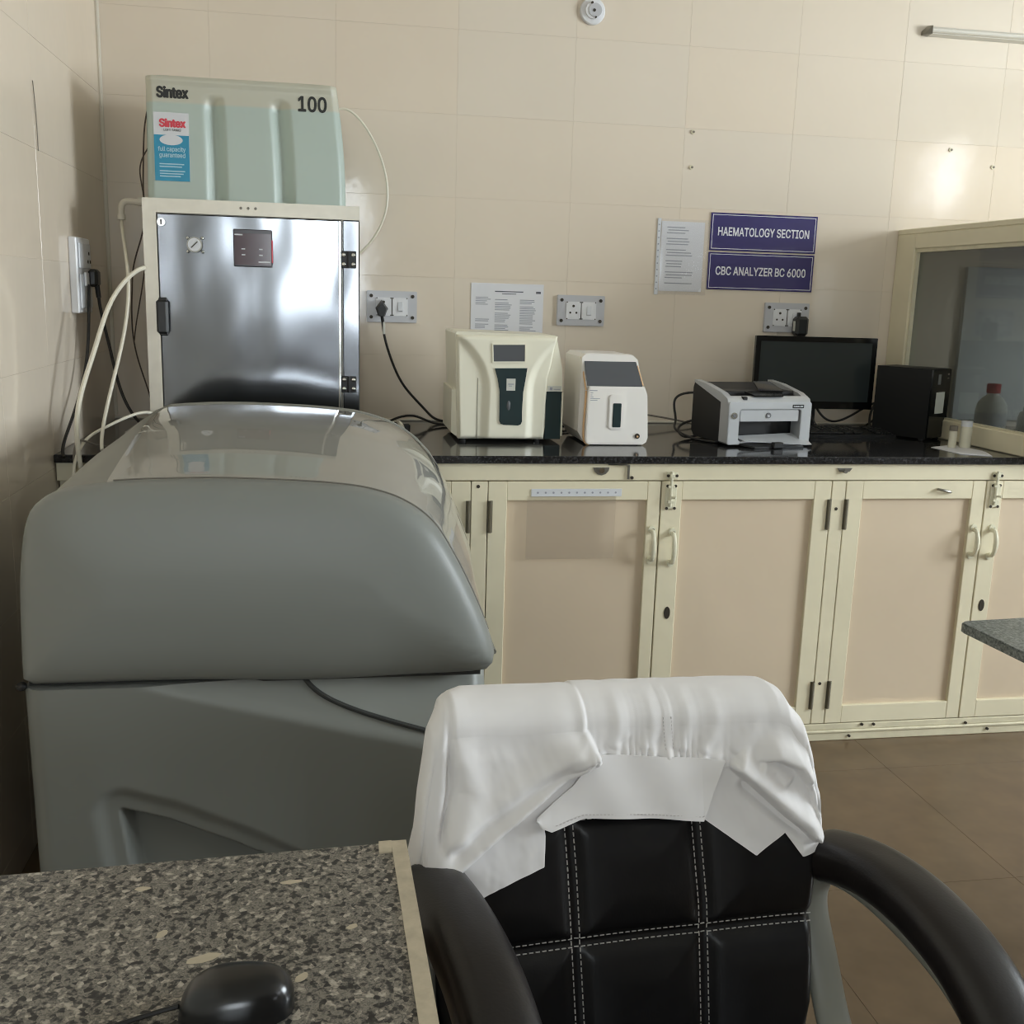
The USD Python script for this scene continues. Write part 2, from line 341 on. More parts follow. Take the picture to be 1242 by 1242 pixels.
window(1, 'x', WIN1, XR, 'large two-pane window in the right wall'); window(2, 'x', WIN2, XR, 'high frosted daylit window in the right wall', ('frosted_dim', 'frosted_lit')); window(4, 'x', WIN4, XR, 'small frosted daylit window low in the right wall', ('frosted_lit', 'frosted_lit')); window(3, 'y', WIN3, YR, 'two-pane window in the rear wall')
t1 = thing('trim_1', 'thin white mortar bead where the back wall meets the black counter', 'trim', kind=S)
obj('bead', bx(XL, 2.02, YB - .006, YB, .9062, .914, .002), 'pvc_white', t1)
t2 = thing('trim_2', 'narrow cream corner bead between the left wall and the back wall', 'trim', kind=S)
obj('bead', cyl((XL + .004, YB - .004, .92), (XL + .004, YB - .004, 2.95), .007, 10), 'pvc_white', t2)

# ------------------------------------------------------------------ counter and base cabinets
YF, ZT = 2.8394, .9058
YD = YF + .014                                            # face of the cabinet frames
counter = obj('granite_worktop', bx(XL + .002, 4.2, YF, YB - .001, ZT - .022, ZT, .002), 'granite_black', None, label='long polished black granite worktop along the back wall', cat='worktop')
bc = thing('base_cabinet', 'long cream-painted cabinet run with panelled doors under the black worktop', 'cabinet', (0, YF, 0))
ZS, ZB = .831, .060                                       # door top, door bottom
obj('top_rail', bx(XL + .003, 4.2, YD, YD + .04, ZS + .003, ZT - .0225, .0015), 'cabinet_paint', bc)
obj('carcass', bx(XL + .003, 4.2, YD + .03, YB - .002, ZB - .02, ZT - .03), 'cabinet_paint', bc)
pl = cat_([bx(XL + .003, 4.2, YD + .002, YD + .05, 0, .026, .002), bx(XL + .003, 4.2, YD - .003, YD + .05, .026, .036, .003), bx(XL + .003, 4.2, YD + .001, YD + .05, .036, ZB - .003, .002)])
obj('plinth', pl, 'plinth_paint', bc)
for x0, x1 in ((.382, .428), (1.4675, 1.5105), (2.52, 2.56)):
    m_ = obj('mullion', bx(x0, x1, YD, YD + .035, ZB, ZS, .0015), 'cabinet_paint', bc)
    for z in (.817 if x0 < .4 else .747, .193): obj('screw', cyl(((x0 + x1) / 2 - .004, YD - .0015, z), ((x0 + x1) / 2 - .004, YD + .002, z), .005, 10), 'screw_dark', m_)
def hinge(x, z0, z1, door): obj('hinge', cat_([cyl((x, YD - .003, z0), (x, YD - .003, z1), .0055, 10), bx(x - .007, x + .007, YD - .002, YD + .002, z0, z1)]), 'steel_hinge', door)
def pull(x, z0, z1, door):
    h = obj('handle', cat_([tube([(x, YD - .004, z1 - .006), (x, YD - .022, z1 - .012), (x, YD - .030, (z0 + z1) / 2), (x, YD - .022, z0 + .012), (x, YD - .004, z0 + .006)], [.0075, .0065, .008, .0065, .0075], 10)]
        + [soft_xz(Point(x, z).buffer(.011), YD - .005, .006, .002) for z in (z0, z1)]), 'handle_white', door)
    for z in (z0 + .002, z1 - .002): obj('screw', cyl((x + .003, YD - .008, z), (x + .003, YD - .004, z), .0045, 8), 'screw_dark', h)
def escutcheon(x, z, door): obj('keyhole_plate', cat_([soft_xz(Polygon([(x + .0095 * math.cos(a), z + .019 * math.sin(a)) for a in np.linspace(0, 6.283, 17)[:-1]]), YD - .002, .004, .001)]), 'screw_dark', door)
def door(name_x0, x1, rx0, rx1, label, hinge_x=None):
    """A framed door: two stiles, two rails and a recessed panel."""
    x0 = name_x0; rz0, rz1 = .117, .776
    d = obj('door', cat_([bx(x0, rx0, YD, YD + .022, ZB, ZS, .0015), bx(rx1, x1, YD, YD + .022, ZB, ZS, .0015), bx(rx0, rx1, YD + .0005, YD + .022, rz1, ZS, .0015), bx(rx0, rx1, YD + .0005, YD + .022, ZB, rz0, .0015)]), 'cabinet_paint', bc, label=label)
    obj('door_panel', bx(rx0 - .002, rx1 + .002, YD + .013, YD + .02, rz0 - .002, rz1 + .002), 'door_panel', d, False)
    if hinge_x:
        for z0, z1 in ((.684, .776), (.111, .200)): hinge(hinge_x, z0, z1, d)
    return d
d1 = door(-.10, .3795, -.045, .325, 'cabinet door partly hidden by the grey analyzer', .374)
d0 = door(-.63, -.103, -.575, -.16, 'cabinet door behind the grey analyzer', -.622)
d2 = door(.4305, .9345, .484, .896, 'door with a clear wallet hung on its top rail', .436)
d3 = door(.9385, 1.465, 1.0, 1.412, 'door with tower bolt and keyhole left of the middle post', 1.4615)
d4 = door(1.513, 1.9715, 1.567, 1.928, 'door right of the middle post', 1.5165)
d5 = door(1.9755, 2.5175, 2.03, 2.465, 'rightmost door in view, above it the pale table corner', 2.514)
door(2.5625, 3.05, 2.617, 2.995, None); door(3.055, 3.56, 3.11, 3.505, None); door(3.565, 4.19, 3.62, 4.13, None)
pull(.914, .596, .690, d2); pull(.977, .587, .682, d3); pull(1.945, .598, .686, d4); pull(2.008, .594, .684, d5)
escutcheon(.976, .434, d3); escutcheon(2.005, .435, d5)
def bolt(x, d):
    b = obj('tower_bolt', cat_([bx(x - .017, x + .017, YD - .004, YD, .750, .824, .0015), cyl((x - .002, YD - .008, .758), (x - .002, YD - .008, .862), .0045, 10), bx(x - .011, x + .008, YD - .012, YD, .812, .820, .001), bx(x - .011, x + .008, YD - .012, YD, .768, .776, .001),
        cyl((x - .002, YD - .008, .786), (x + .010, YD - .02, .786), .004, 8)]), 'handle_white', d)
    for dx, z in ((-.012, .818), (.012, .818), (-.012, .752), (.012, .752)): obj('screw', cyl((x + dx, YD - .0055, z), (x + dx, YD - .003, z), .0045, 8), 'screw_dark', b)
    k = obj('bolt_keeper', cat_([bx(x - .016, x + .018, YD - .004, YD, .838, .858, .0015), bx(x - .008, x + .006, YD - .013, YD - .003, .842, .854, .002)]), 'handle_white', bc)
    for dx in (-.012, .014): obj('screw', cyl((x + dx, YD - .0055, .848), (x + dx, YD - .003, .848), .0045, 8), 'screw_dark', k)
bolt(.966, d3); bolt(2.004, d5)
lk = obj('drawer_lock', soft_xz(Polygon([(.730, .872), (.778, .872), (.776, .862), (.768, .853), (.756, .849), (.744, .852), (.734, .86)]), YD - .003, .005, .001), 'brushed_grey', bc)
obj('cylinder', cyl((.755, YD - .008, .864), (.755, YD, .864), .008, 14), 'chrome', lk)
hp = obj('hasp', cat_([bx(.832, .838, YD - .006, YD, .838, .880, .001), tube([(.835, YD - .004, .878), (.825, YD - .010, .8805), (.80, YD - .006, .8805), (.775, YD - .002, .880)], .0022, 6)]), 'brushed_grey', bc)
obj('screw', cyl((.846, YD - .004, .842), (.846, YD, .842), .005, 8), 'screw_dark', bc)
obj('rail_lock', cat_([soft_xz(Polygon([(1.476, .871), (1.524, .871), (1.516, .860), (1.484, .860)]), YD - .004, .006, .0015), cyl((1.5, YD - .012, .862), (1.5, YD, .862), .006, 10)]), 'brushed_grey', bc)
obj('hook', tube([(1.812, YD, .806), (1.815, YD - .012, .806), (1.832, YD - .014, .803), (1.848, YD - .010, .799), (1.852, YD - .002, .797)], .004, 8), 'brushed_grey', d4)
for x, z in ((1.64, .052), (1.60, .015), (1.68, .051), (2.0, .042), (2.08, .018)): obj('screw', cyl((x, YD - .004, z), (x, YD + .004, z), .0045, 8), 'screw_dark', bc)
# clear wallet hanging on door d2
sl = thing('plastic_sleeve', 'empty clear punched pocket hung on the cabinet door by a white strip', 'sleeve', (.68, YD, .6))
st = obj('strip', bx(.553, .818, YD - .002, YD - .0003, .788, .810, .0004), 'sticker_light', sl)
obj('film', bx(.542, .802, YD - .0016, YD - .0009, .604, .79), 'sheet_film', sl, False)
for k in range(11): obj('punch_hole', cyl((.572 + k * .0228, YD - .0026, .799), (.572 + k * .0228, YD - .0015, .799), .003, 8), 'paper_print', st)

# ------------------------------------------------------------------ things on the back wall
def sign(z0, z1, dx, text, base, w, label):
    t = thing('sign_board', label, 'sign', (1.52 + dx, YB, z0))
    obj('board', bx(1.3195 + dx, 1.7205 + dx, YB - .005, YB - .0004, z0, z1, .0008), 'sign_blue', t)
    o, i = sbox(1.3255 + dx, z0 + .006, 1.7145 + dx, z1 - .006), sbox(1.3275 + dx, z0 + .008, 1.7125 + dx, z1 - .008)
    obj('border', face_xz(o.difference(i), YB - .0054, .0006), 'sign_white', t, False)
    obj('lettering', text_xz(text, .028, 1.52 + dx, base, YB - .0048, w, True, True), 'sign_white', t, False)
sign(1.5245, 1.6545, .001, 'HAEMATOLOGY SECTION', 1.577, .344, 'upper blue sign plate reading HAEMATOLOGY SECTION in white')
sign(1.389, 1.519, 0, 'CBC ANALYZER BC 6000', 1.441, .342, 'lower blue sign plate reading CBC ANALYZER BC 6000 in white')
sv = thing('document_sleeve', 'glossy clear pocket with a printed sheet, left of the blue signs', 'document', (1.22, YB, 1.37))
obj('sheet', bx(1.142, 1.30, YB - .0022, YB - .0014, 1.378, 1.618), 'paper', sv, False)
ln = []
for k in range(21):
    z = 1.596 - k * .0096
    if k % 4 != 3: ln.append(bx(1.162 + (.004 if k % 2 else 0), 1.245 + rng.uniform(-.03, .02), YB - .0026, YB - .0022, z, z + .0035))
obj('printed_lines', cat_(ln), 'paper_print', sv, False, kind='stuff')
# the front film bulges, so that it catches the window
U, V = np.meshgrid(np.linspace(0, 1, 24), np.linspace(0, 1, 24)); xx = 1.137 + U * .18; zz = 1.366 + V * .26
bulge = .0035 + .010 * np.sin(math.pi * U) ** .8 * np.sin(math.pi * V) ** .7 + .003 * np.sin(5 * U + 3 * V)
grid = np.stack([xx, YB - bulge, zz], -1)
def sheet(G):
    n, m = G.shape[:2]; i, j = np.meshgrid(np.arange(n - 1), np.arange(m - 1), indexing='ij'); a = i * m + j
    q = np.stack([a, a + 1, a + m + 1, a + m], -1).reshape(-1, 4)
    return trimesh.Trimesh(G.reshape(-1, 3), np.vstack([q[:, [0, 1, 2]], q[:, [0, 2, 3]]]), process=False)
obj('film', sheet(grid), 'sleeve_film', sv, True)
bs = obj('binding_strip', bx(1.126, 1.139, YB - .0045, YB - .0006, 1.365, 1.627, .0008), 'sticker_light', sv)
for k in range(11): obj('punch_hole', cyl((1.132, YB - .0052, 1.385 + k * .022), (1.132, YB - .004, 1.385 + k * .022), .0026, 8), 'paper_print', bs)
pp = thing('notice_paper', 'white printed notice taped to the wall above the cream analyzer', 'paper', (.6, YB, 1.21))
obj('sheet', bx(.472, .727, YB - .0022, YB - .0006, 1.208, 1.386, .0004), 'paper', pp, False)
ln, ink = [], []
ink.append(bx(.555, .655, YB - .0026, YB - .0022, 1.357, 1.3605)); ink.append(bx(.58, .63, YB - .0026, YB - .0022, 1.350, 1.3525)); ink.append(bx(.70, .717, YB - .0026, YB - .0022, 1.354, 1.3615))
for x0, w, z0, n in ((.488, .055, 1.336, 6), (.488, .052, 1.262, 7), (.556, .06, 1.330, 21), (.644, .062, 1.330, 20)):
    for k in range(n):
        if rng.random() < .84: ln.append(bx(x0, x0 + w * rng.uniform(.6, 1), YB - .0025, YB - .0022, z0 - k * .0058, z0 - k * .0058 + .0026))
obj('printed_lines', cat_(ln), 'paper_print', pp, False, kind='stuff'); obj('heading', cat_(ink), 'paper_ink', pp, False)

def socket(x0, z0, label, pin):
    t = thing('wall_socket', label, 'socket', (x0 + .085, YB, z0), group=None)
    obj('face_plate', soft_xz(rrect(x0, x0 + .17, z0, z0 + .105, .004), YB - .012, .0116, .003), 'socket_plate', t)
    for dx in (.015, .155):
        for dz in (.017, .088): obj('screw', cyl((x0 + dx, YB - .0145, z0 + dz), (x0 + dx, YB - .011, z0 + dz), .006, 12), 'screw_dark', t)
    s = obj('socket_module', soft_xz(rrect(x0 + .031, x0 + .0835, z0 + .022, z0 + .083, .002), YB - .015, .004, .001), 'socket_white', t)
    w = obj('switch_module', soft_xz(rrect(x0 + .0865, x0 + .139, z0 + .022, z0 + .083, .002), YB - .015, .004, .001), 'socket_white', t)
    for x, z, r in ((.057, .068, .0046), (.046, .045, .0036), (.068, .045, .0036)): obj('pin_hole', cyl((x0 + x, YB - .0158, z0 + z), (x0 + x, YB - .014, z0 + z), r, 10), 'screw_dark', s)
    obj('rocker', hull([(x0 + .105, YB - .015, z0 + .036), (x0 + .121, YB - .015, z0 + .036), (x0 + .105, YB - .015, z0 + .069), (x0 + .121, YB - .015, z0 + .069), (x0 + .106, YB - .0205, z0 + .040), (x0 + .120, YB - .0205, z0 + .040), (x0 + .106, YB - .0165, z0 + .067), (x0 + .120, YB - .0165, z0 + .067)]), 'sticker_light', w)
    obj('gap', bx(x0 + .0838, x0 + .0862, YB - .0148, YB - .0115, z0 + .022, z0 + .083), 'screw_dark', t, False)
    for dx in (.034, .081, .089, .136):
        for dz in (.024, .081): obj('rivet', cyl((x0 + dx, YB - .0156, z0 + dz), (x0 + dx, YB - .0145, z0 + dz), .0022, 8), 'screw_dark', t)
socket(.115, 1.2445, 'grey wall socket plate beside the steel cabinet with a black plug in it', 1)
socket(.776, 1.2485, 'grey wall socket plate with nothing plugged in, right of the printed notice', 1)
socket(1.545, 1.2435, 'grey wall socket plate above the monitor with a black adapter in it', 0)
pg = thing('power_plug', 'black three-pin plug in the socket beside the steel cabinet', 'plug', (.165, YB - .02, 1.27))
obj('plug_body', cat_([hull([(.165 + a * .021, YB - .017, 1.292 + b * .028) for a, b in ((-1, 0), (1, 0), (0, 1), (-.55, -1), (.55, -1))] + [(.165 + a * .014, YB - .058, 1.290 + b * .02) for a, b in ((-1, 0), (1, 0), (0, 1), (-.5, -1.2), (.5, -1.2))])]), 'black_plastic', pg)
obj('cord', cat_([cyl((.165, YB - .04, 1.270), (.168, YB - .034, 1.248), .0055, 10)]), 'black_rubber', pg)
obj('tag', bx(.168, .176, YB - .040, YB - .030, 1.205, 1.245, .001), 'label_white', pg)
obj('cable', tube([(.167, YB - .036, 1.252), (.174, YB - .03, 1.20), (.186, YB - .026, 1.155), (.212, YB - .024, 1.085), (.25, YB - .024, 1.02), (.31, YB - .03, .955), (.345, YB - .035, .922), (.38, YB - .05, .9125), (.44, YB - .07, .912)], .0042, 8), 'cable_black', pg)
ad = thing('power_adapter', 'black adapter block in the socket above the monitor', 'adapter', (1.672, YB - .03, 1.235))
obj('block', cat_([bx(1.647, 1.697, YB - .062, YB - .017, 1.232, 1.302, .010)]), 'black_plastic', ad)
obj('prong_cover', bx(1.667, 1.677, YB - .03, YB - .012, 1.298, 1.316, .002), 'black_plastic', ad)
obj('rating_label', bx(1.6465, 1.6475, YB - .052, YB - .034, 1.25, 1.285), 'label_white', ad, False)
rs = thing('ceiling_rose', 'round white electrical cover high on the back wall', 'fixture', (.860, YB, 2.28))
obj('cover', (lambda m: (m.apply_transform(trimesh.transformations.rotation_matrix(math.pi / 2, [1, 0, 0])), m.apply_translation((.860, YB - .0005, 2.281)), m)[2])(lathe([(0.001, 0), (.043, 0), (.043, .006), (.040, .011), (.028, .014), (.026, .020), (.001, .021)], n=36)), 'socket_white', rs)
obj('insert', cyl((.866, YB - .0235, 2.281), (.866, YB - .02, 2.281), .022, 20), 'socket_plate', rs)
for dx, dz, r in ((-.006, .022, .004), (.002, -.001, .005), (.008, -.022, .003)): obj('hole', cyl((.860 + dx, YB - .0255, 2.281 + dz), (.860 + dx, YB - .013, 2.281 + dz), r, 10), 'screw_dark', rs)
bt = thing('tube_light', 'slim white tube-light batten with grey end cap high on the wall', 'light fixture', (2.3, YB, 2.28))
obj('batten', hull([(2.075, YB - .001, 2.283), (2.075, YB - .001, 2.318), (2.075, YB - .022, 2.312), (2.075, YB - .022, 2.289), (3.27, YB - .001, 2.283), (3.27, YB - .001, 2.318), (3.27, YB - .022, 2.312), (3.27, YB - .022, 2.289)]), 'batten_white', bt)
obj('diffuser', cyl((2.075, YB - .026, 2.3005), (3.27, YB - .026, 2.3005), .009, 14), 'batten_white', bt)
for xa, xb in ((2.052, 2.075), (3.27, 3.293)): obj('end_cap', hull([(xa if xa < 3 else xb, YB - .001, 2.285), (xa if xa < 3 else xb, YB - .014, 2.285), (xa if xa < 3 else xb, YB - .001, 2.298), (xb if xa < 3 else xa, YB - .001, 2.283), (xb if xa < 3 else xa, YB - .036, 2.286), (xb if xa < 3 else xa, YB - .036, 2.313), (xb if xa < 3 else xa, YB - .001, 2.319)]), 'brushed_grey', bt)
for x, z, la in ((1.235, 1.919, 'upper of two small wall plugs above the clear document pocket'), (1.237, 1.802, 'lower of two small wall plugs above the clear document pocket'), (2.213, 1.909, 'small grey nail in the bright reflection on the wall'), (2.388, 1.857, 'small wall plug at the far right, below the tube light')):
    t = thing('wall_plug', la, 'wall plug', (x, YB, z)); obj('sleeve', cyl((x, YB - .004, z), (x, YB, z), .0075, 12), 'plinth_paint', t); obj('screw_head', cyl((x + .002, YB - .0055, z), (x + .002, YB - .003, z), .004, 8), 'wire_grey', t)
cr = obj('hanging_wire', tube([(XL + .003, 2.851, 1.823), (XL + .0035, 2.8615, 1.745), (XL + .003, 2.865, 1.661)], .0012, 6), 'wire_grey', None, label='short thin grey wire hanging on the left wall', cat='wire')

# ------------------------------------------------------------------ water purifier cabinet and tank
YRO = 3.10
ro = thing('purifier_cabinet', 'stainless steel water purifier cabinet with black handle and display', 'cabinet', (-.22, YRO, ZT))
rx0, rx1, rz1 = -.514, .078, 1.580
obj('body', bx(rx0 + .004, rx1 - .004, YRO + .02, 3.50, ZT + .02, rz1 - .004), 'aluminium', ro)
obj('frame', face_xz(sbox(rx0, ZT + .002, rx1, rz1).difference(sbox(rx0 + .036, ZT + .04, rx1 - .049, rz1 - .038)).difference(sbox(rx1 - .049, 0, 9, rz1 - .0385)), YRO, .0195), 'aluminium', ro)
obj('hinge_post', bx(rx1 - .048, rx1, YRO - .0004, YRO + .0195, ZT + .003, rz1 - .039, .003), 'stainless_steel', ro)
dr = obj('door', bx(rx0 + .037, rx1 - .050, YRO + .001, YRO + .02, ZT + .045, rz1 - .040, .003), 'stainless_steel', ro)
obj('door_edge', cat_([bx(rx1 - .060, rx1 - .052, YRO - .002, YRO + .004, ZT + .045, rz1 - .042, .0015)]), 'chrome', dr)
for zc in (1.432, 1.077):
    h = obj('hinge', cat_([bx(.024, .0445, YRO - .005, YRO, zc - .024, zc + .024, .002), bx(.0475, .068, YRO - .005, YRO, zc - .024, zc + .024, .002), cyl((.046, YRO - .005, zc - .024), (.046, YRO - .005, zc + .024), .005, 10)]), 'black_plastic', ro)
    for dx in (.033, .0595):
        for dz in (-.013, .013): obj('screw', ellipsoid((dx, YRO - .005, zc + dz), (.006, .003, .006), 2), 'chrome', h)
obj('handle', cat_([bx(-.484, -.452, YRO - .026, YRO - .003, 1.212, 1.306, .006), bx(-.480, -.456, YRO - .004, YRO + .002, 1.206, 1.312, .003)]), 'black_plastic', dr)
lc = obj('lock', cyl((-.464, YRO - .008, 1.516), (-.464, YRO + .002, 1.516), .011, 18), 'chrome', dr); obj('key_slot', bx(-.466, -.462, YRO - .0095, YRO - .007, 1.509, 1.523), 'black_plastic', lc, False)
gz = obj('gauge', cyl((-.376, YRO - .016, 1.458), (-.376, YRO + .002, 1.458), .021, 28), 'brushed_grey', dr)
obj('dial', cyl((-.376, YRO - .018, 1.458), (-.376, YRO - .0155, 1.458), .0175, 28), 'sticker_light', gz)
obj('needle', (lambda m: (m.apply_transform(trimesh.transformations.rotation_matrix(.8, [0, 1, 0], (-.376, 0, 1.458))), m)[1])(bx(-.3773, -.3747, YRO - .019, YRO - .0178, 1.446, 1.470)), 'screw_dark', gz, False)
for a in (45, 135, 225, 315): obj('clip', ellipsoid((-.376 + .028 * math.cos(math.radians(a)), YRO, 1.458 + .026 * math.sin(math.radians(a))), (.005, .004, .005), 1), 'chrome', gz)
dp = obj('display', bx(-.272, -.166, YRO - .010, YRO + .002, 1.403, 1.505, .002), 'display_frame', dr)
obj('display_glass', bx(-.269, -.169, YRO - .0115, YRO - .0095, 1.408, 1.494), 'display_maroon', dp, False)
obj('display_text', cat_([bx(-.268, -.246, YRO - .0122, YRO - .0112, 1.488, 1.4915), bx(-.204, -.172, YRO - .0122, YRO - .0112, 1.415, 1.4185)] + [bx(x, x + .010, YRO - .0122, YRO - .0112, z, z + .003) for x in (-.250, -.202) for z in (1.434, 1.450)]), 'sticker_light', dp, False)
obj('display_edge', bx(-.168, -.1645, YRO - .0115, YRO - .002, 1.415, 1.478, .001), 'sticker_red', dp)
for x in (-.30, -.28, -.26): obj('rivet', ellipsoid((x + .05, YRO, rz1 - .018), (.004, .0025, .004), 1), 'brushed_grey', ro)

YTK = 3.165
tk = thing('water_tank', 'translucent white plastic water tank marked 100 on top of the steel cabinet', 'tank', (-.23, YTK, rz1))
tx0, tx1, tz0, tz1 = -.510, .040, 1.5805, 1.912
nx, nz = 140, 44; xs = np.linspace(0, 1, nx); zs_ = np.linspace(0, 1, nz)
def tank_front(u, v):
    """Depth of the front face: two upright flutes, a rounded rim and corners."""
    d = 0
    for c in (.345, .685):
        w = np.clip(1 - np.abs(u - c) / .062, 0, 1); d = d + .022 * (w * w * (3 - 2 * w)) * np.clip((.86 - v) / .10, 0, 1) ** .6
    e = np.minimum(u, 1 - u) * (tx1 - tx0); d = d + .020 * np.clip(1 - e / .022, 0, 1) ** 2
    ez = (1 - v) * (tz1 - tz0); d = d + .010 * np.clip(1 - ez / .012, 0, 1) ** 2
    d = d - .007 * np.clip((v - .945) / .012, 0, 1)
    return d
Uf, Vf = np.meshgrid(xs, zs_); tap = .011 * Vf                      # walls taper inwards to the top
lefts = tx0 + .004 * Vf; rights = tx1 - .026 * Vf ** 2
X = lefts + (rights - lefts) * Uf; Z = tz0 + (tz1 - tz0) * Vf; Yf_ = YTK + tank_front(Uf, Vf) + tap
YTB = 3.55
front = np.stack([X, Yf_, Z], -1); back = np.stack([X, np.full_like(X, YTB) - tap, Z], -1)
rings = [np.vstack([front[k], back[k][::-1]]) for k in range(nz)]
obj('tank_body', loft(rings), 'tank_plastic', tk, 40)
obj('lid', bx(tx0 + .03, tx1 - .06, YTK + .05, YTB - .04, tz1 - .001, tz1 + .008, .003), 'tank_plastic', tk)
def on_tank(m):
    v = m.vertices.copy(); v[:, 1] += .011 * (v[:, 2] - tz0) / (tz1 - tz0); return trimesh.Trimesh(v, m.faces, process=False)
def fat(s, h, x, z, y, w, k):
    return cat_([text_xz(s, h, x + a, z + b, y - .00005 * q, w, True) for q, (a, b) in enumerate(((0, 0), (k, 0), (-k, 0), (0, k * .6), (0, -k * .6)))])
obj('brand_lettering', on_tank(fat('Sintex', .027, -.475, 1.855, YTK - .0002, .083, .0016)), 'ink_black', tk, False)
obj('size_lettering', on_tank(fat('100', .039, -.092, 1.839, YTK - .0002, .079, .0006)), 'ink_black', tk, False)
ys = YTK - .0004
sk = obj('sticker', on_tank(bx(-.486, -.392, ys - .0010, ys + .003, 1.632, 1.815)), 'sticker_light', tk, False)
obj('blue_panel', on_tank(bx(-.486, -.392, ys - .0016, ys - .0009, 1.632, 1.755)), 'sticker_blue', sk, False)
obj('sticker_lettering', on_tank(fat('Sintex', .020, -.470, 1.777, ys - .0009, .069, .0013)), 'sticker_red', sk, False)
obj('sticker_lettering', on_tank(text_xz('LOFT TANKS', .0065, -.459, 1.7655, ys - .0009, .046)), 'ink_black', sk, False)
obj('tank_picture', on_tank(face_xz(Polygon([(-.440 + .031 * math.cos(a), 1.742 + .014 * math.sin(a)) for a in np.linspace(0, 6.283, 25)[:-1]]), ys - .0022, .0007)), 'sticker_light', sk, False)
obj('sticker_lettering', on_tank(text_xz('full capacity', .0115, -.476, 1.712, ys - .0016, .074, True)), 'sticker_pale', sk, False)
obj('sticker_lettering', on_tank(text_xz('guaranteed', .0115, -.473, 1.696, ys - .0016, .070, True)), 'sticker_pale', sk, False)
obj('small_print', on_tank(cat_([bx(-.473, -.473 + w, ys - .0021, ys - .0015, z, z + .003) for w, z in ((.066, 1.676), (.060, 1.669), (.068, 1.657), (.064, 1.650), (.056, 1.643))])), 'sticker_pale', sk, False)

tt = obj('tank_tube', tube([(.02, 3.50, 1.90), (.067, 3.50, 1.894), (.137, 3.51, 1.806), (.176, 3.51, 1.68), (.166, 3.51, 1.58), (.124, 3.52, 1.503), (.08, 3.52, 1.46)], .0036, 8), 'tube_white', None, label='thin white tube looping from tank to steel cabinet on the right', cat='tube')
eb = thing('pipe_fitting', 'white pipe elbow at the left edge of the steel cabinet top', 'pipe fitting', (-.58, 3.3, 1.58))
obj('elbow', cat_([tube([(-.51, 3.30, 1.582), (-.575, 3.30, 1.582), (-.598, 3.30, 1.578), (-.606, 3.30, 1.556), (-.606, 3.30, 1.53)], .009, 12)]), 'pvc_white', eb)
obj('collar', cat_([cyl((-.556, 3.30, 1.582), (-.536, 3.30, 1.582), .0125, 14), cyl((-.606, 3.3, 1.545), (-.606, 3.3, 1.53), .012, 14)]), 'pvc_white', eb)
W = lambda n, p, r, m, l: obj(n, tube(p, r, 8), m, None, label=l, cat='tube' if 'tube' in n else 'cable')
W('water_tube', [(-.513, 3.10, 1.391), (-.545, 3.07, 1.37), (-.59, 3.02, 1.30), (-.615, 2.93, 1.19), (-.638, 2.85, 1.08), (-.645, 2.80, 1.00), (-.640, 2.79, .88)], .0062, 'tube_white', 'thicker white tube arching from the steel cabinet down to the grey analyzer')
W('water_tube', [(-.606, 3.30, 1.528), (-.588, 3.22, 1.47), (-.555, 3.08, 1.35), (-.56, 3.02, 1.22), (-.59, 2.95, 1.06), (-.605, 2.90, .96), (-.60, 2.86, .915)], .0048, 'tube_white', 'slender white tube falling from the pipe elbow behind the grey analyzer')
W('drain_tube', [(-.50, 3.06, .99), (-.54, 3.03, .992), (-.60, 2.95, .968), (-.642, 2.875, .940), (-.66, 2.815, .885), (-.652, 2.775, .82), (-.62, 2.755, .76)], .0042, 'tube_white', 'low white tube bending over the counter edge on the left')
W('tank_wire', [(-.500, 3.20, 1.84), (-.515, 3.19, 1.76), (-.522, 3.20, 1.68), (-.528, 3.22, 1.60), (-.534, 3.25, 1.52), (-.575, 3.3, 1.41), (-.585, 3.3, 1.33), (-.588, 3.3, 1.20), (-.57, 3.3, 1.10), (-.55, 3.3, 1.03), (-.535, 3.31, .93)], .0022, 'cable_brown', 'thin brown wire running down the left side of the tank and steel cabinet')
W('tank_wire', [(-.506, 3.19, 1.72), (-.532, 3.2, 1.66), (-.526, 3.2, 1.60), (-.53, 3.24, 1.45), (-.560, 3.28, 1.30), (-.585, 3.30, 1.18)], .002, 'cable_brown', 'second thin brown wire twisted along the left side of the tank')
sb = thing('switch_board', 'white socket box on the left wall in the shadow of the tank', 'socket', (XL, 3.21, 1.26))
obj('box', bx(XL, XL + .022, 3.125, 3.29, 1.262, 1.470, .003), 'socket_white', sb)
obj('socket_module', bx(XL + .022, XL + .027, 3.14, 3.275, 1.385, 1.455, .002), 'sticker_light', sb); obj('socket_module', bx(XL + .022, XL + .027, 3.14, 3.275, 1.275, 1.37, .002), 'sticker_light', sb)
for dy, dz in ((3.25, 1.428), (3.235, 1.405), (3.265, 1.405)): obj('pin_hole', cyl((XL + .0265, dy, dz), (XL + .0285, dy, dz), .005, 8), 'screw_dark', sb)
p2 = thing('power_plug', 'black plug in the socket box on the left wall', 'plug', (XL + .04, 3.24, 1.34))
obj('plug_body', cat_([bx(XL + .028, XL + .055, 3.215, 3.265, 1.335, 1.385, .008), cyl((XL + .048, 3.24, 1.34), (XL + .052, 3.235, 1.305), .007, 10)]), 'black_plastic', p2)
obj('adapter_face', bx(XL + .0275, XL + .034, 3.17, 3.214, 1.335, 1.375, .004), 'socket_white', p2)
obj('cable', tube([(XL + .052, 3.235, 1.31), (XL + .062, 3.22, 1.25), (XL + .085, 3.20, 1.15), (XL + .105, 3.2, 1.05), (XL + .145, 3.19, .965), (XL + .20, 3.2, .915), (XL + .27, 3.2, .911)], .0045, 8), 'cable_black', p2)
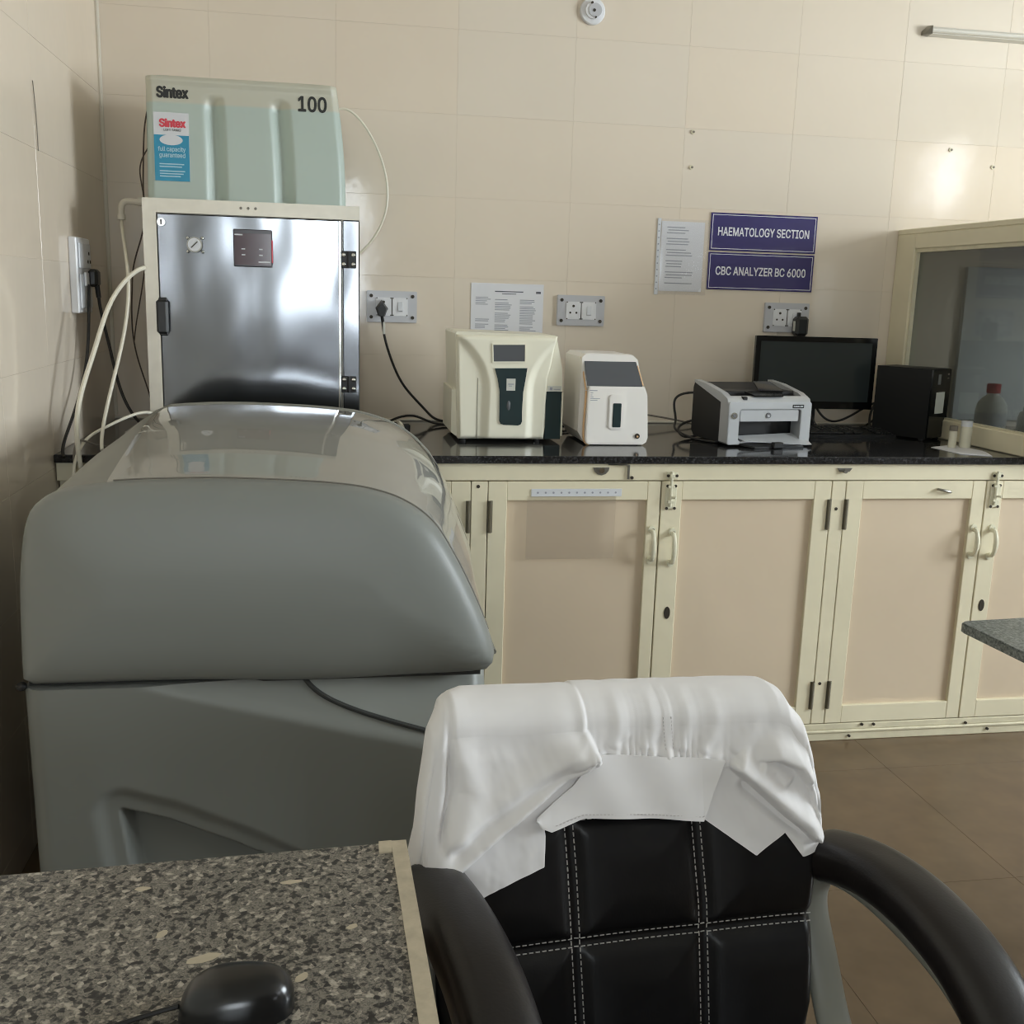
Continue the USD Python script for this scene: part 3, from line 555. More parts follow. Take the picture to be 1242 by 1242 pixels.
W('power_cable', [(XL + .036, 3.19, 1.34), (XL + .036, 3.17, 1.26), (XL + .035, 3.13, 1.15), (XL + .032, 3.05, 1.06), (XL + .028, 2.93, .98), (XL + .022, 2.86, .925), (XL + .03, 2.83, .90)], .0045, 'cable_black', 'black cable hanging from the left wall socket to the counter edge')
W('thin_tube', [(-.56, 3.05, .911), (-.60, 2.95, .912), (-.63, 2.88, .93), (-.655, 2.85, .94), (-.665, 2.83, .90), (-.66, 2.81, .83)], .0026, 'wire_grey', 'thin grey tube curling over the left counter edge')

# ------------------------------------------------------------------ devices on the counter
# cream haematology counter, front face in the plane y = 3.12
YC = 3.115
cb = thing('blood_analyzer', 'cream boxy analyzer with dark green tapered door and small screen', 'laboratory analyzer', (.51, YC, ZT))
base = Polygon([(.374, .9155), (.634, .9155), (.652, 1.10), (.672, 1.228), (.361, 1.236), (.366, 1.12)])
obj('housing', cat_([hull([(x, y, z) for x, z in ((.374, .9155), (.638, .9155), (.645, 1.10), (.671, 1.223), (.667, 1.230), (.366, 1.236), (.361, 1.230), (.366, 1.10)) for y in (YC + .014, YC + .30)])]), 'device_cream', cb)
# swelling middle of the front: a shallow hourglass that opens to the full width at the top
G = []
for z in np.r_[.9165, .918, np.linspace(.921, 1.226, 46), 1.2285]:
    t = (z - .9155) / .315; w = .050 + .004 * (1 - t) + .100 * np.clip((t - .45) / .55, 0, 1) ** 2.2; c = .520 + .003 * t
    xl, xr_ = np.interp(z, [.9155, 1.10, 1.236], [.374, .367, .3615]), np.interp(z, [.9155, 1.10, 1.14, 1.236], [.6385, .645, .655, .671])
    u = np.r_[xl, xl + .001, np.linspace(xl + .004, xr_ - .004, 90), xr_ - .001, xr_]
    k = np.clip(1 - (np.abs(u - c) - w) / .030, 0, 1); k = k * k * (3 - 2 * k)
    e = np.minimum(np.minimum(u - xl, xr_ - u), np.minimum(z - .9165, 1.2285 - z)); rd = np.clip(1 - e / .006, 0, 1) ** 2
    G.append(np.stack([u, YC - .013 * k + .015 * rd, np.full(len(u), z)], -1))
obj('front_panel', sheet(np.array(G)), 'device_cream', cb, True)
ys = YC - .0165
sc = obj('screen', hull([(x, y, z) for x, z in ((.4715, 1.200), (.567, 1.202), (.568, 1.153), (.4745, 1.151)) for y in (ys + .002, ys + .02)]), 'screen_grey', cb)
obj('screen_bezel', face_xz(Polygon([(.4675, 1.204), (.571, 1.206), (.572, 1.149), (.4705, 1.147)]).difference(Polygon([(.4712, 1.2003), (.5673, 1.2023), (.5683, 1.1527), (.4742, 1.1507)])), ys + .0005, .02), 'device_cream', cb)
dpoly = Polygon([(.4775, 1.131), (.5765, 1.133), (.572, 1.10), (.566, 1.06), (.564, 1.0), (.565, .972), (.561, .963), (.553, .960), (.508, .962), (.499, .965), (.495, .974), (.495, 1.0), (.494, 1.06), (.487, 1.10)])
dg = obj('tapered_door', soft_xz(dpoly, ys - .0005, .012, .002), 'device_green', cb)
obj('door_label', bx(.514, .541, ys - .0015, ys, 1.065, 1.101), 'label_white', dg, False)
obj('label_text', cat_([bx(.519, .536, ys - .0019, ys - .0014, 1.083, 1.086), bx(.521, .531, ys - .0019, ys - .0014, 1.078, 1.080)]), 'paper_print', dg, False)
obj('finger_grip', ellipsoid((.522, ys + .0005, 1.020), (.006, .003, .016), 2), 'screen_grey', dg)
obj('panel_seam', bx(.4285, .4300, YC - .0012, YC + .004, .917, 1.10), 'device_seam', cb, False)
obj('side_wing', hull([(x, y, z) for x, z in ((.640, 1.062), (.692, 1.062), (.689, 1.13), (.668, 1.228), (.642, 1.228)) for y in (YC + .008, YC + .28)]), 'device_cream', cb)
obj('side_bay', hull([(x, y, z) for x, z in ((.642, .9155), (.690, .9155), (.692, 1.061), (.642, 1.061)) for y in (YC + .010, YC + .26)]), 'device_green', cb)
obj('side_plate', bx(.6905, .6955, YC + .006, YC + .28, .925, 1.06, .002), 'device_cream', cb)
sp = obj('serial_label', bx(.645, .688, YC + .0055, YC + .009, 1.062, 1.079), 'label_white', cb, False)
obj('label_text', cat_([bx(.652, .660, YC + .005, YC + .0058, 1.066, 1.075), bx(.664, .684, YC + .005, YC + .0058, 1.068, 1.070)]), 'paper_print', sp, False)
obj('left_shell', hull([(x, y, z) for x, z in ((.356, .930), (.376, .9155), (.376, 1.062), (.356, 1.062)) for y in (YC + .045, YC + .29)]), 'device_cream', cb)
for x, y in ((.39, YC + .03), (.62, YC + .03), (.39, YC + .26), (.62, YC + .26)): obj('foot', cyl((x, y, ZT), (x, y, .917), .011, 14), 'black_rubber', cb)

YS = 3.06
sd = thing('compact_analyzer', 'small white analyzer with dark sloping screen and orange side lines', 'laboratory analyzer', (.85, YS, ZT))
def slab(y0, pts, r): return [(x, y0 + dy, z) for x, z, dy in pts]
obj('housing', hull([(x, y, z) for y in (YS + .03, YS + .26) for x, z in ((.737, .945), (.757, .912), (.94, .912), (.947, .94), (.943, 1.06), (.915, 1.165), (.90, 1.178), (.755, 1.180), (.742, 1.17))]), 'device_white', sd)
fpts = [(.766, .908), (.758, .913), (.754, .925), (.757, 1.07), (.7625, 1.085), (.934, 1.085), (.944, 1.060), (.952, .930), (.948, .916), (.936, .908)]
obj('front_panel', soft_xz(Polygon(fpts), YS, .03, .006), 'device_white', sd)
upper = [(.755, 1.0845), (.7485, 1.170), (.753, 1.179), (.900, 1.177), (.909, 1.170), (.929, 1.0845)]
obj('screen', hull([(x, YS + .002 + (z - 1.0845) * .38, z) for x, z in [(.7565, 1.0855), (.7475, 1.168), (.754, 1.178), (.899, 1.176), (.908, 1.168), (.9275, 1.0855)]] + [(x, YS + .012 + (z - 1.0845) * .38, z) for x, z in [(.7565, 1.0855), (.7475, 1.168), (.754, 1.178), (.899, 1.176), (.908, 1.168), (.9275, 1.0855)]]), 'screen_grey', sd)
obj('screen_back', hull([(x, YS + .011 + (z - 1.08) * .38, z) for x, z in [(.7545, 1.0805), (.7455, 1.168), (.753, 1.181), (.901, 1.179), (.911, 1.168), (.9305, 1.0805)]] + [(x, YS + .06 + (z - 1.08) * .3, z) for x, z in [(.7545, 1.0805), (.7455, 1.168), (.753, 1.181), (.901, 1.179), (.911, 1.168), (.9305, 1.0805)]]), 'device_white', sd)
sr = obj('slot_surround', soft_xz(rrect(.823, .872, .955, 1.062, .012), YS - .004, .008, .004), 'device_white', sd)
obj('slot', soft_xz(rrect(.836, .862, .962, 1.035, .003), YS - .0052, .004, .0008), 'device_green', sd)
obj('edge_line', tube([(.7535, YS + .012, 1.07), (.7515, YS + .012, 1.0), (.7515, YS + .012, .93), (.7575, YS + .012, .9125), (.77, YS + .012, .9075)], .0032, 6), 'device_orange', sd)
obj('edge_line', tube([(.9295, YS + .008, 1.088), (.92, YS + .025, 1.128), (.911, YS + .041, 1.168)], .003, 6), 'device_orange', sd)
obj('edge_line', tube([(.7535, YS + .012, 1.072), (.7485, YS + .03, 1.12), (.744, YS + .046, 1.17)], .003, 6), 'device_orange', sd)
pb = obj('power_button', cyl((.917, YS - .003, .935), (.917, YS + .002, .935), .008, 18), 'screw_dark', sd); obj('button_light', cyl((.9175, YS - .0042, .934), (.9175, YS - .0028, .934), .003, 10), 'device_orange', pb)
obj('printed_text', cat_([bx(.762, .786, YS - .0006, YS + .001, 1.071, 1.0735)] + [bx(.765, .765 + w, YS - .0006, YS + .001, z, z + .0018) for w, z in ((.008, 1.064), (.006, 1.058), (.009, 1.052), (.03, 1.047), (.022, 1.042))]), 'paper_print', sd, False)
obj('base_block', bx(.775, .925, YS + .015, YS + .24, ZT, .912), 'black_rubber', sd, False)
W('counter_cable', [(.70, 3.42, .912), (.74, 3.45, .916), (.80, 3.46, .912), (.86, 3.46, .911)], .004, 'cable_black', 'black cable between the two analyzers on the counter')
W('counter_cable', [(.70, 3.38, .911), (.75, 3.36, .911), (.80, 3.39, .911), (.86, 3.40, .911)], .003, 'cable_black', 'thinner black cable curving on the counter between the two analyzers')
W('counter_cable', [(.16, 3.45, .911), (.21, 3.48, .935), (.27, 3.50, .940), (.32, 3.50, .922), (.38, 3.50, .911), (.44, 3.50, .911)], .004, 'cable_black', 'black cable looping on the counter left of the cream analyzer')
W('network_cable', [(.94, 3.50, .915), (1.0, 3.56, .935), (1.06, 3.58, .945), (1.14, 3.58, .938), (1.22, 3.57, .925), (1.28, 3.55, .912)], .0032, 'wire_grey', 'grey cable along the wall between the small analyzer and the printer')

# printer
PX0, PX1, PY0, PY1 = 1.196, 1.484, 3.055, 3.30
pr = thing('laser_printer', 'silver and black laser printer in front of the monitor', 'printer', ((PX0 + PX1) / 2, PY0, ZT), 8)
po = np.array([1.34, PY0, 0])
T = lambda m: turned(m, po, 7.0)
prof = [(0, .915), (0, .968), (0, 1.035), (.012, 1.052), (.035, 1.064), (.15, 1.082), (.235, 1.090), (.245, 1.082), (.245, .92), (.22, .912)]
def side(x0, x1, pr_): return hull([(x, PY0 + a, z) for x in (x0, x1) for a, z in pr_])
obj('chassis', T(cat_([bx(PX0 + .006, PX1 - .006, PY0 + .075, PY1, .914, 1.072, .004), bx(PX0 + .012, PX1 - .012, PY0 + .01, PY1 - .01, .912, .922, .002)])), 'printer_black', pr)
obj('side_cover', T(side(PX0, PX0 + .008, [(.014, .916), (.014, 1.034), (.04, 1.058), (.15, 1.078), (.238, 1.086), (.246, 1.07), (.246, .93), (.225, .912)])), 'printer_black', pr)
obj('side_cover', T(side(PX1 - .008, PX1, [(.014, .916), (.014, 1.034), (.04, 1.058), (.15, 1.078), (.238, 1.086), (.246, 1.07), (.246, .93), (.225, .912)])), 'printer_black', pr)
fr = sbox(PX0 - .001, .913, PX1 + .001, 1.045).buffer(-.008).buffer(.008, 6)
op = sbox(PX0 + .038, .924, PX1 - .036, 1.022).buffer(-.008).buffer(.008, 6)
obj('front_frame', T(cat_([soft_xz(fr.difference(op), PY0 - .004, .055, .004),
    side(PX0 - .001, PX0 + .020, [(-.002, 1.028), (.012, 1.054), (.05, 1.069), (.16, 1.088), (.24, 1.095), (.24, 1.087), (.05, 1.055), (.01, 1.03)]), side(PX1 - .020, PX1 + .001, [(-.002, 1.028), (.012, 1.054), (.05, 1.069), (.16, 1.088), (.24, 1.095), (.24, 1.087), (.05, 1.055), (.01, 1.03)]),
    side(PX0, PX1, [(-.002, 1.022), (-.002, 1.034), (.010, 1.052), (.026, 1.061), (.030, 1.05), (.012, 1.022)])])), 'printer_silver', pr)
obj('top_tray', T(cat_([hull([(x, PY0 + a, z) for x in (PX0 + .020, PX1 - .020) for a, z in ((.03, 1.056), (.10, 1.062), (.10, 1.054), (.03, 1.05))]), hull([(x, PY0 + a, z) for x in (PX0 + .020, PX1 - .020) for a, z in ((.10, 1.062), (.23, 1.088), (.23, 1.075), (.10, 1.054))])])), 'printer_black', pr)
obj('output_flap', T(cat_([hull([(1.29 + a, PY0 + b, z) for a, b, z in ((0, .012, 1.060), (.10, .012, 1.060), (.12, .06, 1.068), (-.01, .06, 1.068), (0, .012, 1.064), (.10, .012, 1.064), (.12, .06, 1.072), (-.01, .06, 1.072))]), hull([(1.33 + a, PY0 + b, z) for a, b, z in ((0, .06, 1.07), (.08, .05, 1.07), (.09, .15, 1.092), (.03, .15, 1.092), (0, .06, 1.075), (.08, .05, 1.075), (.09, .15, 1.097), (.03, .15, 1.097))])])), 'black_gloss', pr)
obj('flap_latch', T(bx(PX0 + .052, PX0 + .068, PY0 + .008, PY0 + .03, 1.048, 1.060, .002)), 'printer_black', pr)
fd = obj('front_door', T(soft_xz(rrect(PX0 + .042, PX1 - .040, .984, 1.020, .004), PY0 + .002, .012, .003)), 'printer_silver', pr)
obj('round_emblem', T(cyl((1.336, PY0 - .001, 1.003), (1.336, PY0 + .004, 1.003), .0085, 20)), 'logo_grey', fd)
obj('emblem_letters', T(text_xz('hp', .006, 1.336, .9995, PY0 - .0008, .008, True, True)), 'sticker_light', fd, False)
lp = obj('model_label', T(bx(PX1 - .068, PX1 - .028, PY0 - .0055, PY0 - .003, 1.026, 1.037, .0008)), 'printer_black', pr); obj('label_text', T(text_xz('LaserJet', .005, PX1 - .065, 1.0293, PY0 - .0054, .033, True)), 'sticker_light', lp, False)
bo = obj('power_button', T(cyl((PX0 + .0185, PY0 - .007, 1.003), (PX0 + .0185, PY0, 1.003), .010, 20)), 'chrome', pr); obj('button_ring', T(cyl((PX0 + .0185, PY0 - .008, 1.003), (PX0 + .0185, PY0 - .006, 1.003), .006, 16)), 'logo_grey', bo)
obj('inner_bay', T(bx(PX0 + .03, PX1 - .03, PY0 + .06, PY0 + .066, .92, 1.02)), 'black_plastic', pr, False)
obj('input_tray', T(cat_([hull([(x, PY0 + a, z) for x, a, z in ((1.236, .05, .928), (1.446, .05, .928), (1.44, -.045, .912), (1.27, -.045, .912), (1.236, .0, .918), (1.236, .05, .922), (1.446, .05, .922), (1.44, -.045, .9065), (1.27, -.045, .9065), (1.236, 0, .912))]), bx(1.33, 1.365, PY0 - .055, PY0 - .035, .9062, .925, .003)])), 'black_plastic', pr)
obj('tray_lip', T(hull([(x, PY0 + a, z) for x, a, z in ((1.232, .02, .938), (1.25, -.012, .927), (1.455, -.028, .916), (1.48, -.03, .914), (1.48, .0, .926), (1.44, .03, .944), (1.232, .02, .935), (1.25, -.012, .924), (1.455, -.028, .913))])), 'printer_silver', pr)
W('printer_cable', [(1.205, 3.29, 1.05), (1.16, 3.32, 1.046), (1.125, 3.34, 1.02), (1.125, 3.32, .96), (1.11, 3.28, .935), (1.135, 3.20, .915), (1.19, 3.12, .911), (1.23, 3.18, .911)], .004, 'cable_black', 'black cable arching out of the printer back on its left')
W('printer_cable', [(1.21, 3.30, .955), (1.16, 3.29, .955), (1.12, 3.27, .935), (1.12, 3.22, .915), (1.18, 3.26, .912), (1.26, 3.28, .912)], .004, 'cable_black', 'second black cable looping low behind the printer')

# monitor
MY = 3.47
mo = thing('monitor', 'black flat computer monitor standing behind the printer', 'monitor', (1.68, MY, ZT))
mo0 = np.array([1.68, MY, 0]); TM = lambda m: turned(m, mo0, -3.0)
mx0, mx1, mz0, mz1 = 1.455, 1.899, .983, 1.235
obj('back_shell', TM(hull([(x, y, z) for x, y, z in [(mx0 + .002, MY + .012, mz0 + .002), (mx1 - .002, MY + .012, mz0 + .002), (mx0 + .002, MY + .012, mz1 - .002), (mx1 - .002, MY + .012, mz1 - .002), (mx0 + .08, MY + .045, mz0 + .05), (mx1 - .08, MY + .045, mz0 + .05), (mx0 + .08, MY + .045, mz1 - .05), (mx1 - .08, MY + .045, mz1 - .05)]])), 'black_plastic', mo)
o, i = rrect(mx0, mx1, mz0, mz1, .003), sbox(mx0 + .018, mz0 + .026, mx1 - .016, mz1 - .018)
obj('bezel', TM(soft_xz(o.difference(i), MY - .004, .018, .004)), 'black_gloss', mo)
obj('screen', TM(bx(mx0 + .017, mx1 - .015, MY + .002, MY + .006, mz0 + .025, mz1 - .017)), 'screen_dark', mo, False)
obj('stand', TM(cat_([bx(1.655, 1.705, MY + .03, MY + .05, .915, 1.06, .004)])), 'black_plastic', mo)
obj('foot', TM(face_xy(Polygon([(1.68 + .11 * math.cos(a), MY + .03 + .075 * math.sin(a)) for a in np.linspace(0, 6.283, 33)[:-1]]), ZT + .0002, .010)), 'black_gloss', mo)
W('monitor_cable', [(1.70, 3.50, 1.0), (1.72, 3.46, .955), (1.76, 3.46, .94), (1.82, 3.47, .955), (1.88, 3.48, .985), (1.93, 3.49, 1.005), (1.99, 3.50, 1.01)], .004, 'cable_black', 'black cable drooping below the monitor towards the computer tower')
W('monitor_cable', [(1.66, 3.47, .99), (1.665, 3.43, .95), (1.69, 3.42, .92), (1.76, 3.42, .913), (1.84, 3.45, .915), (1.92, 3.5, .93), (1.98, 3.52, .98)], .004, 'cable_black', 'black cable lying on the counter beneath the monitor')
W('tower_cable', [(2.005, 3.50, 1.02), (1.95, 3.52, 1.0), (1.92, 3.50, .95), (1.90, 3.46, .912), (1.86, 3.44, .911)], .0048, 'cable_black', 'thick black cable falling from the back of the computer tower')

# keyboard
kb = thing('keyboard', 'black computer keyboard lying on the counter in front of the monitor', 'keyboard', (1.72, 3.27, ZT), -3)
kb0 = np.array([1.70, 3.26, 0]); TK = lambda m: moved(turned(m, kb0, -1.0), (-.012, .06, 0))
obj('keyboard_base', TK(hull([(x, y, z) for x in (1.49, 1.903) for y, z in ((3.20, ZT + .0005), (3.20, ZT + .012), (3.345, ZT + .022), (3.345, ZT + .0005))])), 'black_plastic', kb)
ks = []
for r_ in range(6):
    y = 3.212 + r_ * .0215; z = ZT + .0125 + (y - 3.20) * .069
    n = 15 if r_ else 9
    for k in range(n):
        w = .0185 if r_ else (.03 if k not in (3,) else .12)
        x = 1.497 + k * .0205 if r_ else 1.497 + sum((.034 if q != 3 else .124) for q in range(k))
        if x + w < 1.81: ks.append(bx(x, x + w - .002, y, y + .0185, z, z + .006, .0015))
    for k in range(3):
        ks.append(bx(1.836 + k * .0205, 1.8525 + k * .0205, y, y + .0185, z, z + .006, .0015))
for k in ks: obj('key', TK(k), 'black_plastic', kb, False)

# tower
tw = thing('computer_tower', 'black desktop computer tower with a white sticker beside the glass partition', 'computer', (1.99, 3.33, ZT))
c0 = np.array([1.965, 3.205, 0.0]); TT = lambda m: turned(m, c0, 40.0)
# the front lies along local +x, the long side along local -x .. +y
td_w, td_l, td_h = .105, .24, .245
tw0 = np.array([1.965, 3.205]); a1, a2 = np.array([2.075, 3.275]), np.array([1.862, 3.375])
e1, e2 = a1 - tw0, a2 - tw0
q4 = [tw0, a1, a1 + e2, a2]
def quad_prism(q, z0, z1): return hull([(p[0], p[1], z) for p in q for z in (z0, z1)])
obj('case', quad_prism(q4, ZT + .006, 1.146), 'tower_black', tw)
nrm = np.array([e1[1], -e1[0]]) / np.linalg.norm(e1)
def on_front(u0, u1, z0, z1, d): return hull([(*(tw0 + e1 * u + nrm * k), z) for u in (u0, u1) for z in (z0, z1) for k in (-.002, d)])
ff = obj('front_panel', on_front(.01, .99, ZT + .008, 1.144, .006), 'black_gloss', tw)
obj('white_sticker', on_front(.27, .73, .996, 1.068, .0068), 'label_white', tw, False)
obj('badge', on_front(.30, .44, 1.094, 1.128, .0072), 'logo_grey', tw, False)
obj('port', on_front(.80, .88, 1.125, 1.130, .007), 'wire_grey', tw, False); obj('port', on_front(.80, .88, 1.112, 1.116, .007), 'wire_grey', tw, False)
for p in q4: obj('foot', cyl((*(np.mean(q4, 0) + .8 * (p - np.mean(q4, 0))), ZT), (*(np.mean(q4, 0) + .8 * (p - np.mean(q4, 0))), ZT + .007), .01, 10), 'black_rubber', tw)

# glazed partition: an enclosure that stands on the counter
XP, XE, YE = 2.04, 3.3, 2.80
_obj = obj
def obj(name, mesh, *a, **k):
    """The enclosure stands a little out of square with the wall."""
    v = mesh.vertices.copy(); v[:, 0] += (YB - v[:, 1]) * .044; return _obj(name, trimesh.Trimesh(v, mesh.faces, process=False), *a, **k)
gp = thing('glass_partition', 'cream-framed tinted glass enclosure standing on the right of the counter', 'partition', (XP, 3.25, ZT))
obj('post', bx(XP, XP + .045, 3.532, YB - .001, ZT + .0005, 1.603, .003), 'cabinet_paint', gp)
obj('post', bx(XP, XP + .045, YE, YE + .05, ZT + .0005, 1.603, .003), 'cabinet_paint', gp)
obj('top_beam', bx(XP, XP + .045, YE + .05, 3.532, 1.550, 1.603, .003), 'cabinet_paint', gp)
obj('bottom_beam', bx(XP, XP + .045, YE + .05, 3.532, ZT + .0005, .972, .003), 'cabinet_paint', gp)
obj('glazing_bead', cat_([bx(XP + .006, XP + .02, YE + .05, YE + .058, .972, 1.55), bx(XP + .006, XP + .02, 3.524, 3.532, .972, 1.55), bx(XP + .006, XP + .02, YE + .058, 3.524, 1.538, 1.55), bx(XP + .006, XP + .02, YE + .058, 3.524, .972, .979)]), 'plinth_paint', gp)
obj('glass_pane', bx(XP + .020, XP + .025, YE + .05, 3.532, .973, 1.549), 'tinted_glass', gp, False)
obj('roof_board', bx(XP, XE, YE, YB - .001, 1.603, 1.621, .002), 'cabinet_paint', gp)
obj('end_frame', cat_([bx(XE - .045, XE, YE + .05, YB - .05, 1.55, 1.602, .002), bx(XE - .045, XE, YE + .05, YB - .05, ZT + .0005, .97, .002)]), 'cabinet_paint', gp)
obj('post', bx(XE - .045, XE, YE, YE + .05, ZT + .0005, 1.603, .003), 'cabinet_paint', gp); obj('post', bx(XE - .045, XE, YB - .05, YB - .001, ZT + .0005, 1.603, .003), 'cabinet_paint', gp)
obj('front_frame', cat_([bx(XP + .046, XE - .02, YE, YE + .045, 1.55, 1.602, .002), bx(XP + .046, XE - .02, YE, YE + .045, ZT + .0005, .97, .002), bx(2.64, 2.69, YE, YE + .045, .97, 1.55, .002)]), 'cabinet_paint', gp)
for xa, xb in ((XP + .046, 2.64), (2.69, XE - .02)): obj('glass_pane', bx(xa, xb, YE + .018, YE + .022, .971, 1.549), 'tinted_glass', gp, False)
obj = _obj
wbd = obj('white_board', bx(2.325, 3.10, YB - .02, YB - .001, .93, 1.50, .002), 'board_grey', None, label='pale board against the wall behind the tinted glass', cat='board')
bo = thing('reagent_bottle', 'white plastic bottle with red screw cap behind the tinted glass', 'bottle', (2.36, 3.44, ZT))
obj('bottle_body', lathe([(.002, 0), (.050, 0), (.054, .006), (.054, .085), (.050, .105), (.036, .126), (.020, .138), (.018, .150), (.002, .150)], (2.36, 3.44, ZT + .0003), 36), 'bottle_plastic', bo)
obj('cap', lathe([(.002, .145), (.024, .145), (.024, .176), (.021, .179), (.002, .179)], (2.36, 3.44, ZT), 28), 'bottle_red', bo)
obj('bottle_label', (lambda m: m)(lathe([(.0543, .03), (.0547, .031), (.0547, .075), (.0543, .076)], (2.36, 3.44, ZT), 36)), 'sticker_light', bo)
jr = thing('plastic_jar', 'round white jar behind the glass at the right edge of the picture', 'jar', (2.50, 3.40, ZT))
obj('jar_body', lathe([(.002, 0), (.046, 0), (.05, .006), (.05, .06), (.044, .078), (.03, .085), (.002, .085)], (2.50, 3.40, ZT + .0003), 32), 'bottle_plastic', jr)
obj('lid', lathe([(.002, .083), (.034, .083), (.034, .100), (.030, .103), (.002, .103)], (2.50, 3.40, ZT), 28), 'sticker_light', jr)
pa = thing('paper_stack', 'white papers on the counter under two small vials', 'paper', (1.97, 2.98, ZT))
obj('sheet', face_xy(Polygon([(1.895, 3.05), (2.01, 3.11), (2.022, 2.95), (1.985, 2.86), (1.905, 2.90)]), ZT + .0004, .0012), 'paper', pa, False)
obj('sheet', turned(face_xy(Polygon([(1.905, 3.04), (2.01, 3.10), (2.018, 2.96), (1.98, 2.88), (1.91, 2.91)]), ZT + .0017, .001), (1.96, 3.0, 0), 3), 'paper', pa, False)
v1 = thing('vial', 'shorter slim vial with grey cap, left of the pair on the papers', 'vial', (1.958, 3.035, ZT))
obj('vial_body', lathe([(.001, 0), (.0115, 0), (.0125, .002), (.0125, .05), (.009, .056), (.001, .056)], (1.958, 3.035, ZT + .0028), 20), 'vial_white', v1); obj('cap', lathe([(.001, .054), (.0125, .054), (.0125, .07), (.001, .071)], (1.958, 3.035, ZT + .0028), 20), 'wire_grey', v1)
v2 = thing('vial', 'wider cream vial, right of the pair on the papers', 'vial', (2.003, 3.035, ZT))
obj('vial_body', lathe([(.001, 0), (.0165, 0), (.018, .003), (.018, .062), (.015, .070), (.001, .070)], (2.003, 3.035, ZT + .0028), 24), 'vial_white', v2); obj('cap', lathe([(.001, .068), (.0175, .068), (.0175, .086), (.001, .087)], (2.003, 3.035, ZT + .0028), 24), 'sticker_light', v2)
gt = thing('gas_tap', 'small chrome tap on the counter behind the analyzer hood', 'tap', (.19, 3.22, ZT))
obj('stem', cyl((.19, 3.22, ZT + .0003), (.19, 3.22, ZT + .05), .010, 16), 'chrome', gt); obj('nozzle', tube([(.19, 3.22, ZT + .045), (.20, 3.19, ZT + .048), (.21, 3.165, ZT + .03)], .007, 10), 'chrome', gt); obj('knob', bx(.21, .235, 3.21, 3.235, ZT + .0005, ZT + .042, .004), 'black_plastic', gt)

# ------------------------------------------------------------------ large grey analyzer on the floor
an = thing('chemistry_analyzer', 'large grey floor-standing analyzer with clear domed lid, left of the chair', 'laboratory analyzer', (-.13, 2.0, 0))
OUT = np.array([(-.594, .586), (-.590, .75), (-.577, .875), (-.560, .925), (-.520, .955), (-.458, .969), (-.35, .976), (-.237, .978), (-.1, .974), (.03, .964), (.10, .949), (.152, .926), (.201, .886),
                (.240, .826), (.277, .754), (.305, .690), (.323, .640), (.329, .612), (.322, .590), (.306, .579), (.15, .575), (-.042, .571), (-.3, .579), (-.58, .580)])
def smooth_closed(P, n=160):
    from scipy.interpolate import PchipInterpolator
    Q = np.vstack([P, P[:1]]); t = np.r_[0, np.cumsum(np.linalg.norm(np.diff(Q, axis=0), axis=1))]
    u = np.linspace(0, t[-1], n + 1)[:-1]; return np.stack([PchipInterpolator(t, Q[:, k])(u) for k in (0, 1)], 1)
OUTS = smooth_closed(OUT)
CEN = np.array([-.13, .78]); ANG = np.linspace(0, 2 * math.pi, 181)[:-1]
def ray_ring(P):
    """The outline's points at evenly spaced angles about its middle."""
    a = np.unwrap(np.arctan2(P[:, 1] - CEN[1], P[:, 0] - CEN[0])); r = np.hypot(*(P - CEN).T)
    if a[-1] < a[0]: a, r = a[::-1], r[::-1]
    o = np.argsort(a % (2 * math.pi)); aa, rr = (a % (2 * math.pi))[o], r[o]
    rad = np.interp(ANG, np.r_[aa[-1] - 2 * math.pi, aa, aa[0] + 2 * math.pi], np.r_[rr[-1], rr, rr[0]])
    return CEN + rad[:, None] * np.stack([np.cos(ANG), np.sin(ANG)], 1)
def ring_at(d, y, poly=Polygon(OUTS)):
    g = poly.buffer(-d); P = np.array(g.exterior.coords)[:-1]
    P2 = smooth_closed(P, 400) if len(P) > 60 else P
    R = ray_ring(P2); return np.stack([R[:, 0], np.full(len(R), y), R[:, 1]], 1)
obj('side_panel', loft([ring_at(d, y) for d, y in ((.17, 1.971), (.155, 1.9725), (.135, 1.9745), (.11, 1.978), (.085, 1.982), (.065, 1.986), (.045, 1.992), (.030, 1.998), (.018, 2.006), (.009, 2.015), (.003, 2.027), (0, 2.042), (0, 2.07), (.004, 2.075))]), 'analyzer_grey', an, 50)
# the lid: the same outline swollen along its length
LB_Y = np.array([2.05, 2.06, 2.12, 2.18, 2.24, 2.30, 2.36, 2.42, 2.48, 2.60, 2.70, 2.78]); LB = np.array([-.004, 0, .015, .029, .041, .053, .064, .071, .075, .079, .078, .072])
from scipy.interpolate import PchipInterpolator
bump = PchipInterpolator(LB_Y, LB)
def lid_line():
    k0, k1 = 4, 17                                              # from the left shoulder to the lower front
    P = OUT[k0:k1 + 1]; t = np.r_[0, np.cumsum(np.linalg.norm(np.diff(P, axis=0), axis=1))]; u = np.linspace(0, t[-1], 90)
    L = np.stack([PchipInterpolator(t, P[:, k])(u) for k in (0, 1)], 1); L[0] = P[0]
    tn = np.gradient(L, axis=0); nn = np.stack([-tn[:, 1], tn[:, 0]], 1); nn /= np.linalg.norm(nn, axis=1, keepdims=True)
    # along the left shoulder the hood rises straight up
    wgt = np.clip((L[:, 0] + .40) / .1, 0, 1)[:, None]; nn = nn * wgt + np.array([.18, 1.0]) * (1 - wgt)
    amp = np.interp(L[:, 0], [-.52, -.49, -.46, -.42, -.30, .05, .15, .20, .24, .28, .305, .325], [.25, .45, .75, .97, 1.0, 1.0, .95, .85, .75, .6, .35, .05])
    return L, nn, amp
LL, LN, LA = lid_line()
